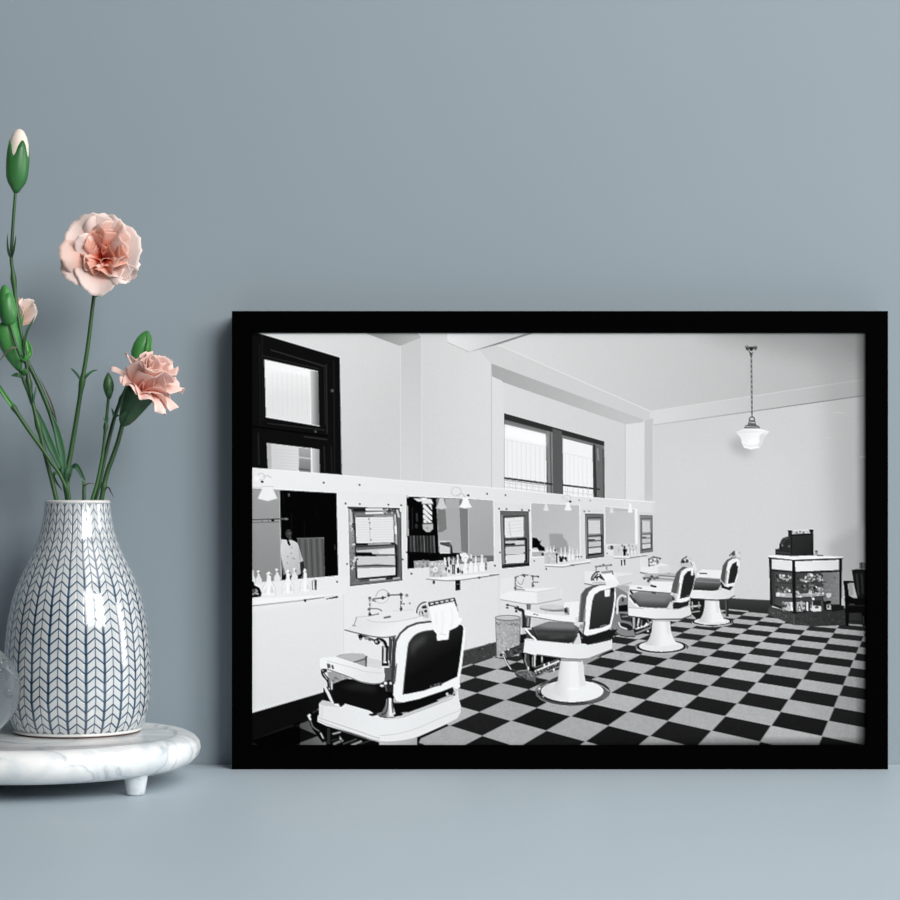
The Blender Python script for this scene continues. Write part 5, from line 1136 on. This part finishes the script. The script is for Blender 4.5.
def blade(parent, pts, width, mat, name='leaf', fold=.25, seed=0, face=None, n=10):
    """long narrow leaf along a path, folded along its midrib"""
    path = smooth_path([at(*p) for p in pts], n); m = len(path)
    verts = []; faces = []
    view = Vector((0, -1, 0)) if face is None else face
    prev = None
    for i, p in enumerate(path):
        t = (path[min(i + 1, m - 1)] - path[max(i - 1, 0)]).normalized()
        s = t.cross(view)
        if s.length < .05 and prev: s = prev
        s.normalize(); prev = s; nn = s.cross(t)
        u = i / (m - 1); w = width * (min(1, .45 + 1.6 * u) * (1 - u ** 2.6) + .02)
        for x, lift in ((-1, fold), (-.5, fold * .35), (0, 0), (.5, fold * .35), (1, fold)):
            verts.append(p + s * (w * x) + nn * (w * lift + .00025)); 
        for x, lift in ((1, fold), (.5, fold * .35), (0, 0), (-.5, fold * .35), (-1, fold)):
            verts.append(p + s * (w * x) + nn * (w * lift - .00025))
    for i in range(m - 1):
        for k in range(10):
            k2 = (k + 1) % 10; faces.append((i * 10 + k, i * 10 + k2, (i + 1) * 10 + k2, (i + 1) * 10 + k))
    faces.append(tuple(range(9, -1, -1))); faces.append(tuple((m - 1) * 10 + k for k in range(10)))
    return child(name, mesh_of(verts, faces), mat, parent)
def bloom(parent, base, axis, petals, scale=1.0):
    """petals = rows (material, angle deg, length, half width, opening deg, ruffle, cup, seed, waves, lift)"""
    t, a, b_ = basis(axis)
    # a small heart of folded petals carries the ring of petals
    first = petals[0]
    core = None
    for k, (mat, ang, ln, wd, op, ruf, cup, seed, waves, lift) in enumerate(petals):
        q = math.radians(ang)
        o = PETAL_X * math.cos(q) + PETAL_Z * math.sin(q)
        me = petal_mesh(base + t * lift * scale, t, o, ln * scale, wd * scale, math.radians(op), ruf, cup, .012, seed, waves=waves)
        if core is None: core = child('bloom', me, mat, parent)
        else: child('petal', me, mat, core)
    return core
PETAL_X, PETAL_Z = Vector((1, 0, 0)), Vector((0, 0, 1))

# --- the open carnation that faces the room
t1 = thing('carnation', 'tall pink carnation whose open ruffled bloom faces forward', 'flower', at(70, 500, VD), 'carnations in the vase')
DF = 1.872
stem(t1, [(74, 560, DF - .004), (71, 520, DF - .003), (68.5, 500, DF - .003), (66.5, 476, DF - .002), (70, 457, DF), (76, 422, DF), (82.5, 380, DF), (88, 345, DF), (92.0, 312, DF), (94.5, 292, DF + .002)], .0028, .0016, [(.33, .0014), (.66, .0011)])
CB = at(106.5, 263, DF + .004)
ax1 = Vector((-.03, -1, .20))
c = calyx_mesh(at(94, 297, DF + .003), CB - at(94, 297, DF + .003) + Vector((0, -.004, 0)), [(0, 0), (.0022, .0004), (.0042, .004), (.0054, .012), (.0058, .020), (.0056, .025), (.0052, .028)], 5, .004); child('calyx', c, M_fresh, t1)
px = .00104
P1 = [(M_coral, 60, 20 * px, 11 * px, 22, .22, .3, 1, 3, .004)]
for ang, ln, wd, op, ruf, cup, seed, waves, lift, mt in [
    (122, 47, 27, 82, .05, .10, 11, 1, 0, M_pale), (80, 45, 24, 80, .06, .05, 12, 2, .001, M_pale), (50, 43, 20, 70, .09, .05, 13, 2, .003, M_pink),
    (8, 47, 28, 80, .05, .12, 14, 1, .001, M_pale), (-28, 46, 16, 86, .09, .05, 15, 2, 0, M_pale), (-50, 44, 16, 82, .07, .06, 16, 2, 0, M_pale), (-92, 46, 22, 84, .05, .14, 17, 1, 0, M_pale),
    (212, 46, 24, 82, .05, -.25, 19, 1, 0, M_pale), (180, 45, 22, 76, .04, -.40, 20, 1, .003, M_pink),
    (150, 36, 14, 60, .08, .2, 21, 1, .004, M_pale),
    (25, 37, 19, 60, .12, .1, 31, 2, .005, M_pink), (70, 34, 18, 52, .13, .1, 32, 2, .006, M_coral), (118, 30, 14, 50, .14, .2, 33, 2, .006, M_coral), (-20, 36, 18, 64, .12, .1, 34, 2, .004, M_coral),
    (-65, 32, 15, 58, .14, .1, 35, 2, .004, M_coral), (-115, 29, 14, 54, .14, .15, 36, 2, .005, M_coral), (185, 28, 15, 46, .14, .2, 37, 2, .005, M_coral), (235, 30, 14, 52, .13, .2, 38, 2, .004, M_pink),
    (95, 23, 13, 34, .18, .2, 41, 2, .006, M_coral), (200, 21, 12, 30, .18, .2, 42, 2, .006, M_coral), (330, 24, 14, 36, .18, .2, 44, 2, .006, M_coral)]:
    P1.append((mt, ang, ln * px, wd * px, op, ruf, cup, seed, waves, lift))
bloom(t1, CB, ax1, P1, 1.09)
blade(t1, [(81, 381, DF - .001), (77.5, 375, DF - .003), (73, 370, DF - .003), (70.5, 368.5, DF - .003)], .0012, M_leaf)
blade(t1, [(84, 380, DF - .001), (88, 374.5, DF - .003), (93, 371, DF - .003), (98, 370, DF - .003)], .0013, M_leaf)
blade(t1, [(67, 481, DF - .004), (68.5, 474, DF - .007), (71, 468, DF - .007), (75, 465, DF - .007)], .0034, M_leaf, fold=.5)
blade(t1, [(72, 468, DF - .006), (76, 465.5, DF - .010), (80, 471, DF - .011), (83, 477, DF - .011), (85.5, 481, DF - .011)], .0024, M_leaf, fold=.4)

# --- the carnation that leans to the right
t2 = thing('carnation', 'pink carnation seen from the side, leaning right over a dark green calyx', 'flower', at(102, 500, VD), 'carnations in the vase')
DS = 1.850
stem(t2, [(90, 560, DS + .006), (97, 520, DS + .003), (101.5, 499, DS), (106.5, 475, DS), (113.5, 455, DS), (118.5, 440, DS), (122.5, 424, DS)], .0024, .0020, [(.42, .0009)])
sb = at(122.7, 425, DS); sx = at(153, 372, DS) - sb; sx = (sx + Vector((0, -.012, 0)))
sxn = sx.normalized()
child('calyx', calyx_mesh(sb, sx, [(0, -.0006), (.0028, 0), (.0058, .004), (.0080, .010), (.0102, .018), (.0122, .026), (.0134, .032), (.0136, .036), (.0134, .038)], 5, .004, .6), M_deep, t2)
blade(t2, [(123, 423, DS - .004), (124, 418, DS - .009), (128, 412, DS - .012), (132, 410, DS - .013)], .0040, M_deep, 'bract', fold=.35)
blade(t2, [(123, 424.5, DS - .002), (129, 422, DS - .006), (135, 419, DS - .006), (139, 415, DS - .006)], .0016, M_dry, 'bract', fold=.3)
blade(t2, [(102, 492, DS - .001), (108, 487.5, DS - .003), (111, 492, DS - .004), (114, 498, DS - .004)], .0007, M_dry)
S2 = sb + sxn * .027
def side_dir(ang):
    q = math.radians(ang); return Vector((math.cos(q), 0, math.sin(q)))
P2 = []
def sp2(mat, o, ln, wd, op, ruf, cup, seed, waves, lift): P2.append((mat, o, ln * px, wd * px, op, ruf, cup, seed, waves, lift))
side = Vector((sxn.z, 0, -sxn.x)).normalized(); front = sxn.cross(side).normalized()
if front.y > 0: front = -front
for mt, ang, ln, wd, op, ruf, cup, seed, waves, lift in [
    (M_blush, 0, 26, 14, 12, .14, .4, 50, 2, .004),
    (M_blush, 178, 39, 6.5, 104, .05, .2, 51, 1, -.002), (M_blush, 172, 42, 5, 66, .04, .3, 52, 1, 0), (M_blush, 165, 40, 5, 52, .04, .3, 53, 1, 0), (M_blush, 150, 40, 9, 30, .06, .3, 72, 1, .002),
    (M_blush, 8, 42, 15, 112, .08, .1, 54, 2, -.002), (M_pale, 32, 43, 11, 124, .07, .1, 55, 2, -.003), (M_blush, 62, 34, 16, 106, .08, .1, 56, 2, -.002), (M_blush, 105, 32, 16, 98, .08, .1, 57, 2, -.002), (M_blush, 140, 30, 13, 96, .08, .1, 73, 2, -.002),
    (M_blush, -12, 44, 17, 84, .08, .15, 71, 2, 0), (M_blush, 85, 40, 22, 46, .08, .1, 58, 2, .000), (M_blush, 38, 43, 22, 56, .08, .15, 59, 2, .001), (M_blush, 130, 37, 18, 40, .09, .15, 60, 2, .001), (M_blush, 160, 35, 14, 36, .10, .2, 61, 2, .001),
    (M_blush, 5, 44, 20, 46, .08, .2, 62, 2, .002), (M_blush, 75, 40, 18, 24, .08, .25, 63, 2, .004), (M_blush, 25, 42, 16, 22, .10, .3, 64, 2, .005), (M_blush, 125, 37, 15, 18, .10, .3, 65, 2, .004),
    (M_blush, 200, 40, 17, 26, .09, .2, 66, 2, .002), (M_blush, 260, 40, 19, 40, .09, .2, 67, 2, .001), (M_blush, 310, 42, 19, 44, .09, .2, 68, 2, .001), (M_blush, 290, 40, 18, 80, .09, .1, 69, 2, -.003), (M_blush, 240, 38, 16, 76, .09, .1, 70, 2, -.003)]:
    P2.append((mt, ang, ln * px, wd * px, op, ruf, cup, seed, waves, lift))
PETAL_X, PETAL_Z = side, front
bloom(t2, S2, sxn, P2)
PETAL_X, PETAL_Z = Vector((1, 0, 0)), Vector((0, 0, 1))

# --- the tall closed bud
t3 = thing('carnation_bud', 'tallest carnation stem with a pale-tipped green bud at the upper left', 'flower bud', at(57, 500, VD), 'carnations in the vase')
DB = 1.852
stem(t3, [(68, 560, DB + .004), (61, 520, DB + .002), (56.5, 500, DB), (52, 481, DB), (46, 458, DB), (39, 428, DB), (33, 404, DB), (29, 384, DB), (25.5, 358, DB), (20.5, 330, DB), (16.2, 303, DB), (12.8, 272, DB), (11.3, 256, DB), (13, 225, DB), (15.5, 192, DB)], .0022, .0014, [(.365, .0012), (.50, .0014), (.765, .0012)])
b0 = at(16, 193, DB); b1 = at(19.6, 130, DB); ax = (b1 - b0)
child('calyx', calyx_mesh(b0, ax, [(0, 0), (.0024, .0004), (.0046, .004), (.0078, .009), (.0094, .014), (.0100, .022), (.0102, .031), (.0098, .039), (.0088, .046)], 4, .013, .2), M_calyx, t3)
child('bud_petals', along(lathe([(.004, .008), (.0088, .016), (.0096, .026), (.0094, .034), (.0085, .0435), (.0066, .050), (.0040, .0545), (.0018, .0562), (0, .0566)], 40), b0, ax), M_cream, t3)
blade(t3, [(11, 258, DB - .001), (9.5, 254, DB - .003), (7.8, 247, DB - .003), (7.3, 234, DB - .003)], .0014, M_deep)
blade(t3, [(12, 257, DB - .001), (13.5, 251, DB - .003), (15, 243, DB - .003), (16, 235, DB - .003)], .0011, M_deep)
blade(t3, [(24, 357, DB - .001), (24.0, 345, DB - .004), (27, 332, DB - .004), (32, 322, DB - .004), (34.7, 316, DB - .004)], .0013, M_deep)
blade(t3, [(33.5, 404, DB - .001), (34, 397, DB - .003), (35.5, 391, DB - .003), (36, 386, DB - .003)], .0011, M_leaf)

# --- the leafy stem with a flower and two buds at the left edge of the picture
t4 = thing('carnation', 'thick leafy stem behind the tall bud with a pink flower at the left edge', 'flower', at(68, 500, VD), 'carnations in the vase')
DC = 1.868
stem(t4, [(66, 560, DC), (68, 520, DC), (68, 500, DC + .005), (65.5, 485, DC + .006), (63, 468, DC + .005), (58, 440, DC + .004), (52, 418, DC + .004), (44, 397, DC + .003), (35, 377, DC + .003), (27, 361, DC + .003), (21, 348, DC + .003), (17, 334, DC + .004)], .0030, .0017, [(.36, .0016)])
blade(t4, [(64, 474, DC - .001), (62.5, 455, DC - .002), (58.5, 436, DC - .002), (55, 424, DC - .002), (50, 412, DC - .002)], .0040, M_leaf, fold=.35)
blade(t4, [(61, 468, DC - .003), (53, 450, DC - .006), (47, 435, DC - .006), (42, 422, DC - .006), (36.5, 409, DC - .006)], .0040, M_leaf, fold=.35)
blade(t4, [(62, 470, DC + .002), (60, 448, DC + .001), (54, 412, DC + .001), (47, 393, DC + .001), (39, 377, DC + .001)], .0011, M_dry)
blade(t4, [(64.5, 476, DC - .006), (57, 473, DC - .012), (53.5, 475.5, DC - .013), (57, 483, DC - .013), (63, 491, DC - .011)], .0017, M_deep, fold=.4)
blade(t4, [(26, 362, DC - .004), (29.5, 352, DC - .008), (28, 344, DC - .008), (25.5, 338, DC - .008)], .0030, M_fresh, fold=.5)
ab = at(17, 336, DC + .004)
child('calyx', calyx_mesh(ab, at(11, 309, DC + .002) - ab, [(0, 0), (.0030, .0004), (.0052, .004), (.0078, .010), (.0098, .017), (.0106, .023), (.0108, .026)], 5, .004), M_calyx, t4)
PETAL_X = Vector((0, -1, 0)); PETAL_Z = Vector((-.62, 0, .78))
bl = at(10, 326, DC + .006); axl = Vector((.72, -.1, .66))
bloom(t4, bl, axl, [(M_pale, 0, 29 * px, 12 * px, 14, .07, .12, 80, 2, .002), (M_pink, 120, 26 * px, 12 * px, 36, .07, .1, 81, 2, 0), (M_pale, 60, 27 * px, 12 * px, 40, .07, .1, 82, 2, 0), (M_pink, 180, 28 * px, 12 * px, 22, .08, .1, 83, 2, 0), (M_pale, 90, 26 * px, 13 * px, 70, .08, .1, 84, 2, 0), (M_pink, 75, 26 * px, 12 * px, 100, .08, .1, 85, 2, 0)])
PETAL_X, PETAL_Z = Vector((1, 0, 0)), Vector((0, 0, 1))
# side branch with the closed bud in front of the flower
DN = 1.836
stem(t4, [(25.2, 363, DC - .012), (21, 357, DN), (17, 348, DN), (13, 335, DN), (9.5, 322, DN)], .0012, .0013, name='side_shoot')
q0 = at(9.5, 324.5, DN); q1 = at(4.2, 285, DN)
bd = child('side_bud', along(lathe([(0, -.0002), (.0032, .0002), (.0062, .003), (.0074, .008), (.0077, .015), (.0072, .022), (.0056, .028), (.0034, .0322), (.0014, .0345), (0, .0352)], 36), q0, q1 - q0), M_calyx, t4)
child('bud_scale', calyx_mesh(q0 + (q1 - q0) * .02, q1 - q0, [(0, 0), (.0036, .0003), (.0066, .003), (.0078, .008), (.0081, .015), (.0077, .021), (.0064, .0268)], 2, .012, .9), M_calyx, bd)
# large calyx of the flower beyond the picture's edge
q0 = at(19.5, 370, DC - .020); q1 = at(3, 322, DC - .020)
stem(t4, [(32, 404, DC - .013), (28, 392, DC - .016), (24.5, 383, DC - .019), (21.5, 374, DC - .020), (19.3, 369, DC - .020)], .0014, .0016, name='side_shoot')
child('calyx', calyx_mesh(q0, q1 - q0, [(0, -.0002), (.0022, 0), (.0042, .004), (.0072, .012), (.0094, .022), (.0106, .032), (.0108, .040), (.0106, .044)], 5, .004, .4), M_calyx, t4)
blade(t4, [(22, 377, DC - .021), (18.5, 375, DC - .024), (15, 375, DC - .024), (11, 376, DC - .024)], .0022, M_deep)
blade(t4, [(23.5, 375, DC - .021), (24.5, 371, DC - .024), (24.5, 368, DC - .024)], .0026, M_fresh)
blade(t4, [(17, 347.5, DN - .001), (11, 348.5, DN - .004), (5, 354, DN - .004), (-3, 364, DN - .004)], .0010, M_dry)
blade(t4, [(21, 356, DN - .001), (24, 359, DN - .004), (28, 357.5, DN - .004), (31, 353, DN - .003), (28, 346, DN)], .0022, M_fresh, fold=.5)

# --- the low shoot that leans out to the left
t5 = thing('flowerless_carnation', 'thin green stem leaning out to the left edge, without a flower in view', 'flower', at(60, 500, VD), 'carnations in the vase')
DL = 1.846
stem(t5, [(75, 560, DL + .010), (72, 520, DL + .006), (68, 500, DL + .003), (66, 488, DL), (59, 473, DL), (51, 462, DL), (43, 450, DL), (28, 429, DL), (14, 408, DL), (6, 397, DL), (-6, 380, DL)], .0013, .0021, [(.80, .0008)])
blade(t5, [(14, 408, DL - .001), (7, 398, DL - .003), (-8, 377, DL - .003)], .0022, M_fresh, fold=.6)

# --- the small bud and the two stems beside it
t6 = thing('carnation_bud', 'short thin stem with a small dark green bud, left of the leaning carnation', 'flower bud', at(93, 500, VD), 'carnations in the vase')
DH = 1.842
stem(t6, [(86, 560, DH + .006), (89, 520, DH + .004), (92, 500, DH), (97, 483, DH), (102.5, 455, DH), (106, 424, DH), (108, 402, DH), (108.8, 396, DH)], .0017, .0012, [(.70, .0009)])
q0 = at(108.9, 399, DH); q1 = at(108.2, 373, DH)
child('bud', along(lathe([(0, -.0002), (.0014, 0), (.0028, .003), (.0044, .008), (.0048, .012), (.0040, .0165), (.0022, .0205), (.0008, .0228), (0, .0234)], 24), q0, q1 - q0), M_deep, t6)
blade(t6, [(108.5, 398, DH - .002), (109.5, 394, DH - .006), (109.6, 390, DH - .007), (109.3, 386, DH - .007)], .0022, M_deep, 'bract')
blade(t6, [(106, 424, DH - .001), (104.5, 420, DH - .002), (103.5, 417, DH - .002)], .0007, M_leaf)
blade(t6, [(106.5, 424, DH - .001), (108, 420, DH - .002), (108.5, 416.5, DH - .002)], .0007, M_leaf)

t7 = thing('carnation_bud', 'stem with a green bud showing above and behind the leaning carnation', 'flower bud', at(97, 500, VD), 'carnations in the vase')
DJ = 1.876
stem(t7, [(84, 560, DJ - .004), (90, 520, DJ - .004), (95, 500, DJ - .004), (99.5, 483, DJ - .004), (106.7, 449, DJ - .002), (114.7, 417, DJ), (122, 398, DJ), (129, 382, DJ), (134, 370, DJ), (136.5, 362, DJ)], .0019, .0017, [(.66, .0010)])
q0 = at(136, 366, DJ); q1 = at(147.5, 331.5, DJ)
child('bud', along(lathe([(0, 0), (.0030, .0004), (.0062, .004), (.0082, .011), (.0084, .018), (.0070, .0245), (.0046, .0295), (.0018, .0325), (0, .0334)], 36), q0, q1 - q0), M_calyx, t7)
blade(t7, [(145, 358, DJ - .008), (148.5, 350, DJ - .0105), (149.2, 342, DJ - .009), (147.6, 332, DJ - .003)], .0030, M_fresh, 'bud_scale', fold=.2)
blade(t7, [(114.5, 418, DJ - .001), (113, 412, DJ - .003), (111.5, 408, DJ - .003)], .0010, M_leaf)
blade(t7, [(115, 417, DJ - .001), (118, 415.5, DJ - .003), (120.5, 416, DJ - .003)], .0009, M_leaf)

t8 = thing('flowerless_carnation', 'short cut green stump standing in the middle of the vase mouth', 'flower', at(84, 500, VD), 'carnations in the vase')
DG = 1.846
stem(t8, [(82, 560, DG + .004), (83.5, 520, DG + .002), (84, 500, DG), (84.3, 483, DG)], .0018, .0017, [], M_deep)
blade(t8, [(84.5, 486, DG - .002), (87, 484.2, DG - .004), (91, 483.2, DG - .004), (95.5, 484.2, DG - .003)], .0006, M_dry)
blade(t8, [(83.2, 484, DG - .0015), (82.8, 481, DG - .003), (83.4, 478.5, DG - .003)], .0008, M_fresh)
# ------------------------------------------------------------ light
def area(name, loc, target, sx, sy, power, colour=(1, 1, 1)):
    l = bpy.data.lights.new(name, 'AREA'); l.shape = 'RECTANGLE'; l.size = sx; l.size_y = sy; l.energy = power; l.color = colour
    o = bpy.data.objects.new(name, l); COL.objects.link(o); o.location = loc
    o.rotation_euler = (Vector(target) - Vector(loc)).to_track_quat('-Z', 'Y').to_euler(); return o
area('window_light', (1.65, -1.35, 1.95), (0, 1.9, .15), 1.1, 1.7, 79, (1.0, .99, .975))
area('window_light', (3.0, -1.0, 1.95), (0, 1.9, .15), 1.1, 1.7, 81, (1.0, .99, .975))
area('side_window_light', (2.9, 1.62, .70), (0, 1.85, .15), .5, 1.2, 22, (1.0, .99, .975))
area('ceiling_bounce_fill', (1.2, .8, 2.4), (.4, 1.5, 0), 2.0, 1.2, 19, (1.0, 1.0, 1.0))  # added overhead fill, standing in for light bounced off the unseen ceiling
# the room around: brighter towards its windows on the right, dim on the left
w = bpy.data.worlds.new('room'); scene.world = w; w.use_nodes = True
nt = w.node_tree; bg = nt.nodes['Background']
tc = node(nt, 'ShaderNodeTexCoord'); sp = node(nt, 'ShaderNodeSeparateXYZ'); nt.links.new(tc.outputs['Generated'], sp.inputs[0])
mr = node(nt, 'ShaderNodeMapRange'); nt.links.new(sp.outputs[0], mr.inputs[0]); mr.inputs[1].default_value = -.3; mr.inputs[2].default_value = 1; mr.inputs[3].default_value = .035; mr.inputs[4].default_value = .39
nt.links.new(mr.outputs[0], bg.inputs[1]); bg.inputs[0].default_value = (.93, .97, 1, 1)

# ------------------------------------------------------------ camera
cd = bpy.data.cameras.new('camera'); cam = bpy.data.objects.new('camera', cd); COL.objects.link(cam)
cam.location = (0, 0, CAMH); cam.rotation_euler = (PI / 2, 0, 0)
cd.sensor_width = 36; cd.sensor_fit = 'HORIZONTAL'; cd.lens = F / 900 * 36; cd.shift_y = (HZ - 450) / 900; cd.clip_start = .05
scene.camera = cam
vs = scene.view_settings; vs.view_transform = 'Standard'; vs.look = 'None'; vs.gamma = 1; vs.exposure = 0; vs.use_curve_mapping = False
